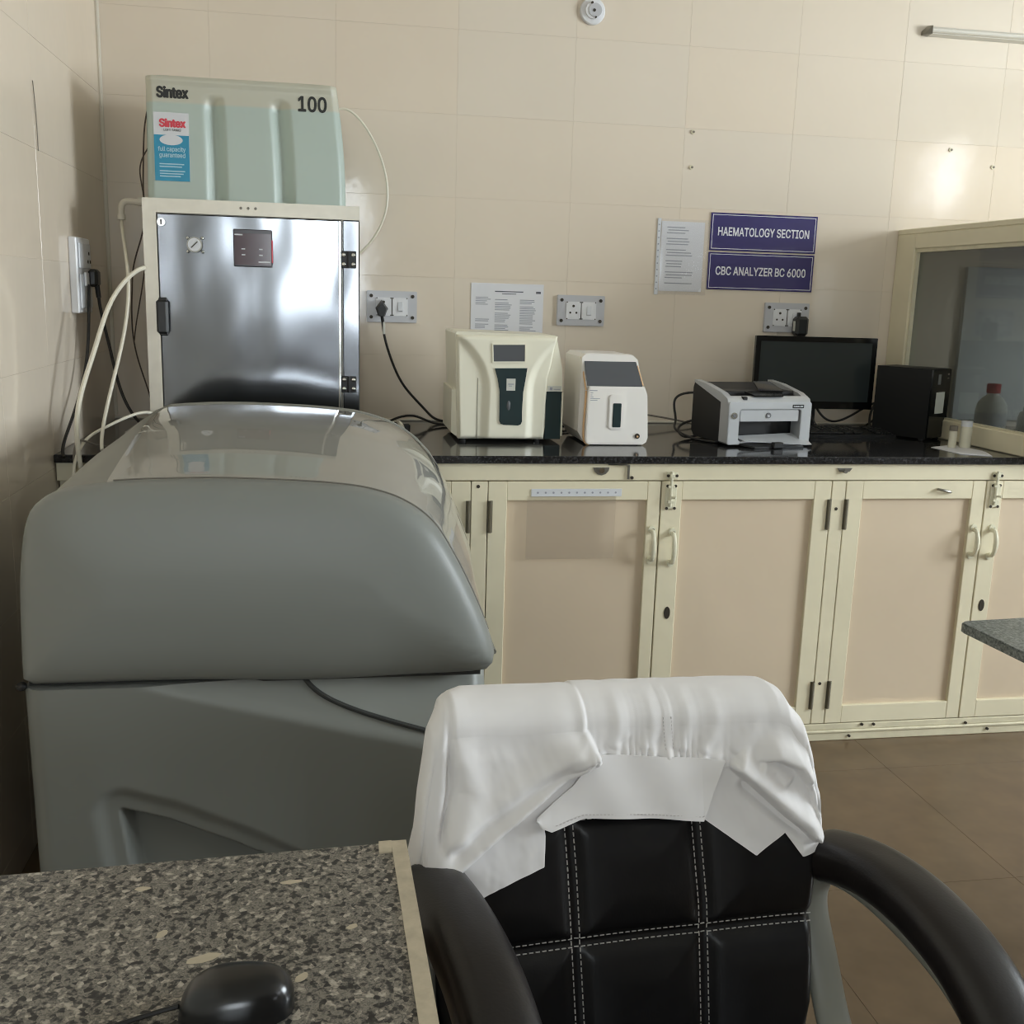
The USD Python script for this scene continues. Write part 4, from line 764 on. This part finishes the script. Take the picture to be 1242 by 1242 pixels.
def lid_ring(y, extra=0): 
    b = float(bump(y)); P = LL + LN * (LA * b)[:, None] + LN * extra
    return np.stack([P[:, 0], np.full(len(P), y), P[:, 1]], 1)
YE0, YE1 = 2.052, 2.745
LG = np.array([lid_ring(y) for y in np.linspace(YE0, YE1, 50)])
kf = 9
obj('hood', sheet(LG[:, kf - 1:]), 'hood_acrylic', an, True)
obj('hood_frame', cat_([loft([np.vstack([r[:kf], r[:kf][::-1] - np.array([0, 0, .014])]) for r in LG])]), 'analyzer_frame', an, 40)
# rim of the hood along its lower front edge and its far end
obj('hood_rim', cat_([tube(LG[:, -1], .006, 8, False), tube(LG[-1][::3], .005, 8, False)]), 'analyzer_frame', an)
obj('hood_gasket', tube(LG[1][kf:86] + np.array([0, -.001, .0004]), .0018, 6, False), 'hood_gasket', an)
yb_ = [2.70, 2.735, 2.76, 2.775]
farp = Polygon(np.vstack([lid_ring(2.745)[:, [0, 2]], OUT[18:], OUT[:4]])).buffer(0)
obj('far_panel', loft([ring_at(d, y, farp) for d, y in ((.012, 2.742), (.004, 2.744), (.002, 2.78), (.008, 2.80), (.03, 2.812), (.10, 2.815))]), 'analyzer_grey', an, 50)
# back cover along the left wall, from seam to hood
bk = np.vstack([OUT[0:5], [[-.50, .955], [-.50, .90], [-.545, .86], [-.56, .60]]])
obj('back_cover', cat_([face_xz(Polygon(bk), 2.06, .69)]), 'analyzer_grey', an)
obj('inner_deck', cat_([bx(-.56, .30, 2.08, 2.742, .60, .655, .01)]), 'analyzer_deck', an)
for cx, cy, r_ in ((-.28, 2.42, .19), (.08, 2.5, .15)):
    cz = obj('sample_carousel', lathe([(.002, .655), (r_, .655), (r_, .74), (r_ - .012, .745), (.02, .745), (.02, .765), (.002, .765)], (cx, cy, 0), 40), 'device_white', an)
    for k in range(14): obj('carousel_cup', cyl((cx + (r_ - .035) * math.cos(k * .4488), cy + (r_ - .035) * math.sin(k * .4488), .744), (cx + (r_ - .035) * math.cos(k * .4488), cy + (r_ - .035) * math.sin(k * .4488), .758), .012, 10), 'screen_grey', cz)
# lower body: its side is sculpted
def sstep(t): t = np.clip(t, 0, 1); return t * t * (3 - 2 * t)
GR = np.array([(-.060, .5705), (-.055, .563), (-.034, .543), (.007, .519), (.073, .492), (.197, .451), (.335, .408)])
REC = Polygon([(-.426, .308), (-.34, .276), (-.204, .203), (-.06, .11), (-.06, .04), (-.398, .04)])
import shapely
def low_y(x, z):
    zf = .549 - .262 * (x + .314) + .05 * np.clip(-(x + .314), 0, 1)
    s = z - zf; y = 2.010 + .46 * np.where(s > 0, np.sqrt(s * s + .00012) - .011 * 0, 0) * sstep(s / .03) + .17 * np.clip(-s, 0, .5) * np.clip((x + .56) / .5, .2, 1)
    d = shapely.distance(REC.boundary, shapely.points(x, z)); ins = shapely.contains(REC, shapely.points(x, z))
    sd = np.where(ins, d, -d)
    y = y + .055 * sstep((sd + .003) / .016) + .012 * sstep((sd + .055) / .03)
    e = np.minimum(x + .594, .318 - x); y = y + .030 * np.clip(1 - e / .035, 0, 1) ** 2
    return y
ux = np.r_[-.594, np.linspace(-.592, -.45, 22), np.linspace(-.445, -.06, 90), np.linspace(-.055, .316, 60), .318]; uz = np.r_[np.linspace(.02, .18, 26), np.linspace(.183, .345, 50), np.linspace(.35, .574, 40)]
GX, GZ = np.meshgrid(ux, uz); GY = low_y(GX, GZ); GY[:, 0] = GY[:, -1] = 2.22
top = np.stack([GX[-1], GY[-1] + .0, GZ[-1] + .003], -1); top[:, 1] = 2.22
low = sheet(np.concatenate([np.stack([GX, GY, GZ], -1), top[None]], 0))
obj('lower_body', cat_([low]), 'analyzer_grey', an, 50)
obj('cabinet_core', cat_([bx(-.592, .316, 2.215, 2.78, .03, .572, .004)]), 'analyzer_grey', an)
obj('plinth', bx(-.57, .29, 2.20, 2.75, 0, .05), 'analyzer_dark', an)
gx = np.linspace(-.052, .318, 60); gz = np.interp(gx, GR[:, 0], GR[:, 1]); tt_ = np.linspace(0, 1, 26)
FX = np.broadcast_to(gx, (26, 60)); FZ = gz + (.5725 - gz) * tt_[:, None]; FZ = np.maximum(FZ, gz)
FYs = low_y(FX, FZ) - .004; 
obj('front_cover', sheet(np.stack([FX, FYs, FZ], -1)), 'analyzer_light', an, True)
gp_ = np.stack([GR[:, 0], low_y(GR[:, 0], GR[:, 1]) - .003, GR[:, 1]], 1)[:-1]; gp_ = np.vstack([gp_, [.312, low_y(np.array([.312]), np.array([.415]))[0] - .003, .415]])
obj('rubber_strip', tube(gp_, .0052, 8), 'analyzer_dark', an)
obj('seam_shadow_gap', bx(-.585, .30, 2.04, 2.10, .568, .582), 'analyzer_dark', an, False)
obj('stud', ellipsoid((-.596, 2.03, .577), (.010, .010, .009), 2), 'black_rubber', an)
W('floor_cable', [(-.60, 2.05, .08), (-.64, 2.04, .14), (-.672, 2.03, .12), (-.70, 2.02, .03), (-.705, 2.0, .006)], .006, 'cable_brown', 'brown cable looping behind the desk between grey analyzer and left wall')

# ------------------------------------------------------------------ granite desk, mouse, second table
ds = thing('desk', 'desk with speckled grey granite top and beige taped edge, lower left', 'desk', (-.3, .62, 0))
rot = lambda x, y: (x, y)
TOP = Polygon([(-.705, 1.014), (.074, 1.052), (.0915, .30), (-.705, .28)])
obj('desk_top', face_xy(TOP, .722, .028), 'granite_speckled', ds)
es = obj('edge_strip', cat_([face_xy(Polygon([(.060, 1.0525), (.0765, 1.053), (.0940, .30), (.0775, .30)]), .7495, .0022), face_xy(Polygon([(.0745, 1.053), (.0765, 1.053), (.0940, .30), (.092, .30)]), .722, .028)]), 'tape_beige', ds)
obj('edge_strip', face_xy(Polygon([(.046, 1.029), (.060, 1.030), (.0605, 1.0535), (.0465, 1.0525)]), .7495, .0024), 'tape_beige', ds)
for x, y in ((-.66, .98), (.02, 1.01), (.04, .34), (-.66, .33)): obj('leg', bx(x - .025, x + .025, y - .025, y + .025, 0, .722, .003), 'desk_wood', ds)
for q in (bx(-.63, -.01, .965, .985, .64, .722), bx(-.63, .01, .33, .35, .64, .722), bx(-.67, -.65, .36, .95, .64, .722), bx(.02, .035, .37, .98, .64, .722)): obj('apron', q, 'desk_wood', ds, False)
fl = []
for x, y, a, b, t in ((-.118, .868, .017, .006, .3), (-.045, .985, .013, .004, .1), (-.16, .91, .007, .005, 1), (-.19, .99, .008, .004, 0), (.015, .90, .006, .004, .5), (-.03, .83, .008, .005, .9)):
    fl.append(face_xy(Polygon([(x + a * rng.uniform(.75, 1.1) * math.cos(q) * math.cos(t) - b * rng.uniform(.7, 1.1) * math.sin(q) * math.sin(t), y + a * math.cos(q) * math.sin(t) + b * rng.uniform(.7, 1.1) * math.sin(q) * math.cos(t)) for q in np.linspace(0, 6.283, 12)[:-1]]).buffer(0), .7499, .0003))
obj('pale_fleck', cat_(fl), 'tape_beige', ds, False, kind='stuff')
ms = thing('computer_mouse', 'black computer mouse on the speckled granite desk', 'mouse', (-.083, .795, .75))
n_, m_ = 26, 40; R = []
for k in range(n_):
    v = k / (n_ - 1); z = .752 + .033 * math.sin(v * math.pi / 2) ** .9; s = math.cos(v * math.pi / 2) ** .55 if v < 1 else 0.02
    t = np.arange(m_) * 2 * math.pi / m_; e = 2 / 2.5
    R.append(np.stack([-.082 + .047 * s * np.sign(np.cos(t)) * np.abs(np.cos(t)) ** e + .006 * v, 0.794 + (.030 - .003 * np.cos(t)) * s * np.sign(np.sin(t)) * np.abs(np.sin(t)) ** e, np.full(m_, z) - .010 * v * np.cos(t) * s * 0], 1))
obj('mouse_body', loft([R[0] - np.array([0, 0, .0015])] + R), 'mouse_black', ms, 50)
obj('scroll_wheel', (lambda m: m)(cyl((-.112, .791, .7705), (-.112, .799, .7705), .007, 18)), 'black_rubber', ms)
obj('cable', tube([(-.129, .795, .757), (-.15, .793, .7535), (-.18, .782, .7527), (-.22, .765, .7527), (-.29, .72, .7527), (-.36, .60, .7527)], .0021, 8), 'black_rubber', ms)
rt = thing('side_table', 'corner of a table with grey-green granite top at the right edge', 'table', (1.75, 1.1, 0))
obj('table_top', (lambda p: cat_([face_xy(p.buffer(-.003), .731, .019), face_xy(p, .733, .014)]))(Polygon([(1.192, 1.762), (2.3, 1.86), (2.36, .60), (1.26, .58)]).buffer(-.02).buffer(.02, 6)), 'granite_grey', rt)
for x, y in ((1.75, 1.72), (2.2, 1.76), (2.2, .7), (1.75, .66)): obj('leg', bx(x - .03, x + .03, y - .03, y + .03, 0, .731, .003), 'desk_wood', rt)
for q in (bx(1.75, 2.2, 1.70, 1.72, .66, .731), bx(1.75, 2.2, .68, .70, .66, .731)): obj('apron', q, 'desk_wood', rt, False)

# ------------------------------------------------------------------ office chair, in its own axes: +y towards the backrest
CH, CR = np.array([.39, .90, 0.0]), 5.0
ch = thing('office_chair', 'black leather office chair with padded loop arms facing the camera', 'chair', tuple(CH), CR)
def L(name, mesh, m, parent=ch, smooth=30, **kw): return obj(name, mesh, m, parent, smooth, True, **kw)
def yb(x, z): return .22 + .17 * (z - .5) - .25 * x ** 2
SEAM_V = [np.array([(-.088, .80), (-.085, .718), (-.080, .646), (-.072, .458), (-.068, .40)]), np.array([(.080, .80), (.085, .706), (.095, .585), (.097, .434), (.098, .40)])]
SEAM_H = [np.array([(-.26, .565), (-.167, .559), (-.077, .556), (.089, .554), (.25, .558)]), np.array([(-.25, .716), (-.112, .7135), (-.02, .713), (.068, .7105), (.25, .715)])]
def quilt(x, z):
    d = np.full(np.shape(x), 1e9)
    for s in SEAM_V: d = np.minimum(d, np.abs(x - np.interp(z, s[::-1, 1], s[::-1, 0])))
    for s in SEAM_H: d = np.minimum(d, np.abs(z - np.interp(x, s[:, 0], s[:, 1])))
    return .0095 * np.exp(-(d / .011) ** 2) - .006 * sstep(d / .06)
def half_w(z): return np.interp(z, [.38, .45, .65, .76, .80, .82, .838], [.235, .249, .257, .246, .232, .208, .15])
zz = np.r_[np.linspace(.385, .81, 110), np.linspace(.814, .838, 14)]; uu = np.sin(np.linspace(-1, 1, 121) * math.pi / 2)
U_, Z_ = np.meshgrid(uu, zz); X_ = U_ * half_w(Z_); e_ = (1 - np.abs(U_)) * half_w(Z_)
tb = .030 * np.clip(1 - (Z_ - .385) / .02, 0, 1) ** 2 + .03 * np.clip((Z_ - .812) / .026, 0, 1) ** 2
Yfr = yb(X_, Z_) + quilt(X_, Z_) + .030 * np.clip(1 - e_ / .022, 0, 1) ** 2 + tb
Ybk = yb(X_, Z_) + .075 - .028 * np.clip(1 - e_ / .03, 0, 1) ** 2 - tb
rings = [np.vstack([np.stack([X_[k], Yfr[k], Z_[k]], 1), np.stack([X_[k], Ybk[k], Z_[k]], 1)[::-1]]) for k in range(len(zz))]
br = L('backrest', loft(rings), 'leather_black', smooth=50)
def dashes(line, off, axis):
    out = []; d = np.r_[0, np.cumsum(np.linalg.norm(np.diff(line, axis=0), axis=1))]; s = np.arange(.004, d[-1] - .004, .0085)
    for a in s:
        P = []
        for q in (a, a + .0055):
            p = np.array([np.interp(q, d, line[:, 0]), np.interp(q, d, line[:, 1])]); p[1 - axis] += off
            P.append((p[0], float(yb(p[0], p[1]) + quilt(p[0], p[1])) - .0004, p[1]))
        if abs(P[0][0]) < half_w(P[0][2]) - .014: out.append(cyl(P[0], P[1], .00085, 5))
    return cat_(out)
for s in SEAM_V:
    for o in (-.0056, .0056): L('stitching', dashes(s, o, 1), 'thread', br, False, kind='stuff')
for s in SEAM_H:
    for o in (-.0052, .0052): L('stitching', dashes(s, o, 0), 'thread', br, False, kind='stuff')
sw = [(.0, .47), (.25, .46)]
def cushion(x0, x1, y0, y1, z0, z1, r):
    R = []
    for k in range(15):
        v = k / 14; z = z0 + (z1 - z0) * v; ins = r * (1 - math.sqrt(max(0, 1 - (2 * v - 1) ** 2)))
        p = np.array(rrect(x0 + ins, x1 - ins, y0 + ins, y1 - ins, .07).exterior.coords)[:-1]; R.append(np.c_[p, np.full(len(p), z)])
    n = min(map(len, R)); return loft([q[:n] for q in R])
L('seat', cushion(-.245, .25, -.27, .20, .335, .415, .035), 'leather_black', smooth=50)
def pad(path, r0):
    P = spline(path, 8); t = np.gradient(P, axis=0); t /= np.linalg.norm(t, axis=1, keepdims=True); R = []
    for k, (p, d) in enumerate(zip(P, t)):
        v = k / (len(P) - 1); s = min(1, math.sqrt(max(0, 1 - (1 - v / .06) ** 2)) if v < .06 else 1, math.sqrt(max(0, 1 - (1 - (1 - v) / .06) ** 2)) if v > .94 else 1); s = max(s, .05)
        a = np.cross(d, [0, 0, 1.]); a /= np.linalg.norm(a); b = np.cross(a, d); th = np.arange(28) * 2 * math.pi / 28
        c_, s_ = np.cos(th), np.sin(th); e = .8
        R.append(p + s * (r0 * 1.02 * (np.sign(c_) * np.abs(c_) ** e)[:, None] * a + r0 * .78 * (np.sign(s_) * np.abs(s_) ** e)[:, None] * b))
    return loft(R)
RP = [(.262, .262, .622), (.288, .20, .642), (.300, .10, .650), (.302, .01, .637), (.300, -.05, .612), (.295, -.12, .555), (.285, -.16, .48)]
LP = [(-.262, .250, .655), (-.258, .20, .664), (-.250, .12, .672), (-.243, .02, .668), (-.240, -.05, .645), (-.240, -.12, .59), (-.245, -.16, .50)]
L('arm_pad', pad(RP, .040), 'leather_arm', smooth=50); L('arm_pad', pad(LP, .040), 'leather_arm', smooth=50)
def strap(path, w, h):
    P = spline(path, 8); t = np.gradient(P, axis=0); t /= np.linalg.norm(t, axis=1, keepdims=True); R = []
    for p, d in zip(P, t):
        a = np.array([1., 0, 0]); a = a - d * (a @ d); a /= np.linalg.norm(a); b = np.cross(a, d); th = np.arange(16) * 2 * math.pi / 16
        R.append(p + w * np.cos(th)[:, None] * a + h * np.sin(th)[:, None] * b)
    return loft(R)
def down(P, k): return [(p[0], p[1] + .004, p[2] - k) for p in P]
L('arm_frame', strap([(.262, .12, .395), (.268, .19, .43), (.268, .235, .50), (.262, .255, .57), (.272, .235, .607), (.290, .185, .616), (.300, .10, .612), (.302, .01, .598), (.299, -.06, .566), (.290, -.13, .50), (.275, -.15, .43), (.255, -.10, .395)], .024, .012), 'chair_frame', smooth=50)
L('arm_frame', strap([(-.262, .12, .395), (-.272, .19, .43), (-.275, .235, .51), (-.268, .25, .60), (-.262, .22, .633), (-.258, .185, .636), (-.250, .10, .635), (-.243, .01, .630), (-.240, -.06, .60), (-.240, -.13, .54), (-.245, -.15, .44), (-.245, -.10, .395)], .024, .012), 'chair_frame', smooth=50)
L('gas_lift', cat_([cyl((0, -.02, .10), (0, -.02, .27), .028, 24), cyl((0, -.02, .27), (0, -.02, .32), .016, 20)]), 'black_plastic')
L('seat_mechanism', bx(-.12, .12, -.14, .16, .30, .345, .012), 'black_plastic')
L('back_bar', cat_([tube([(0, .10, .32), (0, .24, .33), (0, .31, .42), (0, .33, .56)], .022, 10)]), 'black_plastic')
for k in range(5):
    a = math.radians(72 * k + 20); ex_, ey_ = .27 * math.cos(a), -.02 + .27 * math.sin(a)
    lg = L('base_leg', cat_([tube([(.02 * math.cos(a), -.02 + .02 * math.sin(a), .105), (.15 * math.cos(a), -.02 + .15 * math.sin(a), .098), (ex_, ey_, .075)], [.026, .020, .014], 10)]), 'black_plastic')
    L('castor', cat_([cyl((ex_ - .02 * math.sin(a), ey_ + .02 * math.cos(a), .027), (ex_ - .006 * math.sin(a), ey_ + .006 * math.cos(a), .027), .027, 18), cyl((ex_ + .006 * math.sin(a), ey_ - .006 * math.cos(a), .027), (ex_ + .02 * math.sin(a), ey_ - .02 * math.cos(a), .027), .027, 18), cyl((ex_, ey_, .03), (ex_, ey_, .08), .009, 10)]), 'black_rubber', lg)

# ------------------------------------------------------------------ the white coat over the backrest
ct = thing('lab_coat', 'white laboratory coat draped over the backrest of the office chair', 'coat', tuple(CH), CR)
TOPC = np.array([(-.292, .50), (-.285, .60), (-.278, .676), (-.267, .772), (-.256, .838), (-.248, .868), (-.240, .882), (-.228, .887), (-.178, .884), (-.073, .880), (.036, .876), (.150, .874), (.192, .872), (.205, .866), (.214, .850), (.226, .820), (.242, .756), (.250, .697), (.252, .655)])
TOPC[:, 1] -= np.where(TOPC[:, 1] > .845, .016, 0)
HEM = np.array([(-.292, .50), (-.284, .60), (-.278, .672), (-.243, .662), (-.205, .641), (-.1225, .667), (-.1205, .712), (-.118, .722), (-.074, .728), (.013, .72), (.082, .712), (.086, .706), (.159, .652), (.198, .679), (.222, .647), (.244, .649), (.252, .650)])
BANDT = np.array([(-.133, .7295), (-.085, .764), (-.056, .7985), (.113, .7795)]); BANDB = np.array([(-.133, .7275), (-.127, .719), (-.115, .7135), (-.074, .724), (.013, .7155), (.084, .706), (.113, .777)])
def seg(x, z, P):
    """Distance to a polyline, the side it lies on, and how far along it the nearest point is."""
    best = np.full(np.shape(x), 1e9); sg = np.zeros(np.shape(x)); al = np.zeros(np.shape(x)); P = np.array(P, float); l = np.r_[0, np.cumsum(np.linalg.norm(np.diff(P, axis=0), axis=1))]
    for k in range(len(P) - 1):
        a, b = P[k], P[k + 1]; d = b - a; n = d @ d; t = np.clip(((x - a[0]) * d[0] + (z - a[1]) * d[1]) / n, 0, 1)
        q = np.hypot(x - a[0] - t * d[0], z - a[1] - t * d[1]); s = np.sign((x - a[0]) * d[1] - (z - a[1]) * d[0])
        m = q < best; best = np.where(m, q, best); sg = np.where(m, s, sg); al = np.where(m, (l[k] + t * math.sqrt(n)) / l[-1], al)
    return best, sg, al
def ridge(x, z, P, amp, w, f0=.15, f1=.15):
    d, s, a = seg(x, z, P); fade = sstep(a / f0 if f0 else np.ones_like(a)) * sstep((1 - a) / f1 if f1 else np.ones_like(a)); return amp * np.exp(-(d / w) ** 2) * np.maximum(fade, .0)
def fold(x, z, P, amp, w, wide, f0=.12, f1=.12):
    """A lapped fold: it climbs sharply on one side of the line and falls off slowly on the other."""
    d, s, a = seg(x, z, P); fade = sstep(a / f0 if f0 else np.ones_like(a)) * sstep((1 - a) / f1 if f1 else np.ones_like(a))
    v = np.where(s > 0, np.exp(-(d / wide) ** 2), np.exp(-(d / w) ** 2)); return amp * v * fade
def thick(x, z):
    t = np.full(np.shape(x), .012)
    t = t + fold(x, z, [(-.050, .796), (-.10, .772), (-.181, .72), (-.262, .668)], .022, .004, .034, .02, .02)
    t = t - ridge(x, z, [(-.07, .792), (-.13, .763), (-.20, .722), (-.255, .688)], .013, .010)
    t = t + ridge(x, z, [(-.19, .86), (-.12, .83), (-.07, .80)], .006, .018) + ridge(x, z, [(-.23, .84), (-.21, .77), (-.235, .70)], .006, .016)
    t = t + fold(x, z, [(-.118, .880), (-.100, .868), (-.080, .845), (-.064, .818), (-.054, .797)], .009, .0022, .030, .0, .05)
    t = t - ridge(x, z, [(-.112, .865), (-.09, .84), (-.070, .815)], .006, .010)
    t = t - ridge(x, z, [(-.240, .872), (-.237, .82), (-.238, .775), (-.252, .70)], .012, .005, .05)
    # gathers above the waistband, creases up to the shoulder
    band = np.clip(1 - np.abs(x - .03) / .10, 0, 1) ** .4; dz = z - (.798 - .115 * (x + .056)); g = np.exp(-np.clip(dz, 0, 1) / .014) * (dz > -.01)
    t = t + band * g * .0022 * np.sin(x * 560 + 3.2 * np.sin(x * 95)) + .004 * band * np.exp(-(dz / .010) ** 2)
    for P, a_, w_ in (([(-.005, .872), (-.022, .83), (-.034, .80)], .007, .008), ([(.010, .868), (.022, .82), (.006, .795)], .006, .007), ([(.082, .862), (.066, .82), (.056, .79)], .007, .008), ([(.116, .85), (.100, .81), (.086, .785)], .006, .008), ([(.17, .83), (.145, .80), (.128, .782)], .005, .009), ([(-.04, .87), (-.03, .84), (-.012, .81)], .005, .008)):
        t = t + ridge(x, z, P, a_ * .62, w_ * 1.15, .35, .1)
    d, s, a = seg(x, z, [(.040, .880), (.0405, .83), (.043, .787)]); t = t + .0018 * sstep((.0065 - d) / .002)
    # folds of the right sleeve
    t = t + fold(x, z, [(.245, .668), (.205, .700), (.165, .738), (.124, .775)], .020, .004, .020, .03, .06)
    t = t - ridge(x, z, [(.135, .752), (.17, .722), (.205, .692), (.235, .672)], .014, .008)
    t = t + fold(x, z, [(.249, .690), (.236, .735), (.214, .768), (.185, .780), (.150, .777)], .019, .0045, .02, .02, .25)
    t = t + ridge(x, z, [(.160, .770), (.185, .762), (.205, .742)], .006, .008)
    t = t - ridge(x, z, [(.247, .70), (.242, .73), (.228, .752)], .011, .006)
    t = t + .0045 * (meshkit.fbm(np.stack([x * 34 + z * 14, z * 17 - x * 8, x * 0 + 4.2], -1), 3) - .5)
    t = t + .004 * (meshkit.fbm(np.stack([x * 9, z * 9, x * 0 + 1.7], -1), 3) - .5)
    return np.maximum(t, .0045)
def lay(x, z, off=0, k=1.0): return yb(np.clip(x, -.30, .30), z) - (.012 + (thick(x, z) - .012) * k) - off + 1.2 * np.clip(np.abs(x + .01) - .232, 0, 1) ** 1.3
xc = np.unique(np.r_[np.linspace(-.290, -.24, 36), np.linspace(-.24, .20, 230), np.linspace(.20, .252, 44), [-.1225, -.1205, .084, .086]])
NF, NA, NB = 150, 14, 26; cols = []
for x in xc:
    zt_, zh = np.interp(x, TOPC[:, 0], TOPC[:, 1]), np.interp(x, HEM[:, 0], HEM[:, 1]); zh = min(zh, zt_ - .0015)
    ztop = zt_ - min(.036, .5 * (zt_ - zh)); z = np.maximum(ztop - np.arange(NF)[::-1] * .0017, zh); z[-1] = ztop; y = lay(np.full(NF, x), z, 0, (.45 + .55 * sstep((ztop - z) / .030)))
    p = [np.stack([np.full(NF, x), y, z], 1)]
    y0, z0, r_ = y[-1], z[-1], .5 * (.105 - .05 * np.clip((abs(x + .01) - .20) / .05, 0, 1)); a = np.linspace(0, math.pi, NA + 2)[1:-1]
    p.append(np.stack([np.full(NA, x), y0 + r_ * (1 - np.cos(a)), z0 + (zt_ - z0) * np.sin(a)], 1))
    zb = np.linspace(z0, .40, NB); p.append(np.stack([np.full(NB, x) * np.linspace(1, 1.04, NB), y0 + 2 * r_ + .03 * (z0 - zb) + .004 * np.sin(x * 60) * np.linspace(0, 1, NB), zb], 1))
    cols.append(np.vstack(p))
C = np.array(cols)
def thicken(G, th):
    """A cloth with a back side, closed round its edge."""
    m = sheet(G); nrm = m.vertex_normals; n, k = G.shape[:2]; v = np.vstack([m.vertices, m.vertices + th * nrm]); f = m.faces; N = n * k
    idx = np.arange(N).reshape(n, k); loop = np.r_[idx[0, :-1], idx[:-1, -1], idx[-1, :0:-1], idx[:0:-1, 0]]; nx_ = np.roll(loop, -1)
    sides = np.vstack([np.stack([loop, loop + N, nx_], 1), np.stack([nx_, loop + N, nx_ + N], 1)])
    out = trimesh.Trimesh(v, np.vstack([f, f[:, ::-1] + N, sides]), process=False); out.fix_normals(); return out
g0 = sheet(C); side = 1 if g0.vertex_normals.reshape(C.shape)[len(xc) // 2, 60, 1] > 0 else -1
L('coat_body', thicken(C, side * .0016), 'coat_cloth', ct, 60)
xb = np.unique(np.r_[np.linspace(-.133, .113, 130), BANDB[:, 0]]); bandg = []
for x in xb:
    z1_, z0_ = np.interp(x, BANDT[:, 0], BANDT[:, 1]), np.interp(x, BANDB[:, 0], BANDB[:, 1]); z = np.linspace(min(z0_, z1_ - .0005), z1_, 34)
    v = np.linspace(0, 1, 34); y = yb(x, z) - .0235 + .004 * v ** 2 + .0012 * np.sin(x * 70 + 3 * v) - .004 * np.exp(-((v - .12) / .1) ** 2) * 0
    y = y - np.clip(v - .88, 0, 1) * .03 * 0
    bandg.append(np.stack([np.full(34, x), y, z], 1))
bandg = np.array(bandg)
g1 = sheet(bandg); s1 = 1 if g1.vertex_normals.reshape(bandg.shape)[40, 15, 1] > 0 else -1
bd = L('waistband', thicken(bandg, s1 * .0035), 'coat_cloth', ct, 60)
hem = []
for x in np.arange(-.11, .082, .0048):
    z = np.interp(x, BANDB[:, 0], BANDB[:, 1]) + .0055; y = yb(x, z) - .0240; hem.append(cyl((x, y, z), (x + .0026, y, np.interp(x + .0026, BANDB[:, 0], BANDB[:, 1]) + .0055), .0006, 5))
L('stitching', cat_(hem), 'coat_stitch', bd, False, kind='stuff')
sm = []
for o in (-.0052, .0052):
    for z in np.arange(.795, .836, .0046): x = np.interp(z, [.787, .83, .88], [.043, .0405, .040]) + o; sm.append(cyl((x, float(lay(np.array([x]), np.array([z]))[0]) - .0014, z), (x, float(lay(np.array([x]), np.array([z + .003]))[0]) - .0014, z + .003), .0006, 5))
L('stitching', cat_(sm), 'coat_stitch', ct, False, kind='stuff')

# repeats that belong together
for stem, phrase in (('wall_socket', 'grey socket plates on the back wall'), ('sign_board', 'blue sign plates on the back wall'), ('wall_plug', 'small plugs and nails in the back wall'), ('water_tube', 'white water tubes of the purifier'), ('tank_wire', 'thin wires beside the water tank'),
                     ('vial', 'vials on the papers'), ('monitor_cable', 'cables under the monitor'), ('printer_cable', 'cables behind the printer'), ('counter_cable', 'cables on the counter'), ('power_plug', 'black plugs in the wall sockets')):
    for p in stage.GetPrimAtPath('/World').GetChildren():
        n = p.GetName()
        if n == stem or (n.startswith(stem + '_') and n[len(stem) + 1:].isdigit()): p.SetCustomDataByKey('group', phrase)
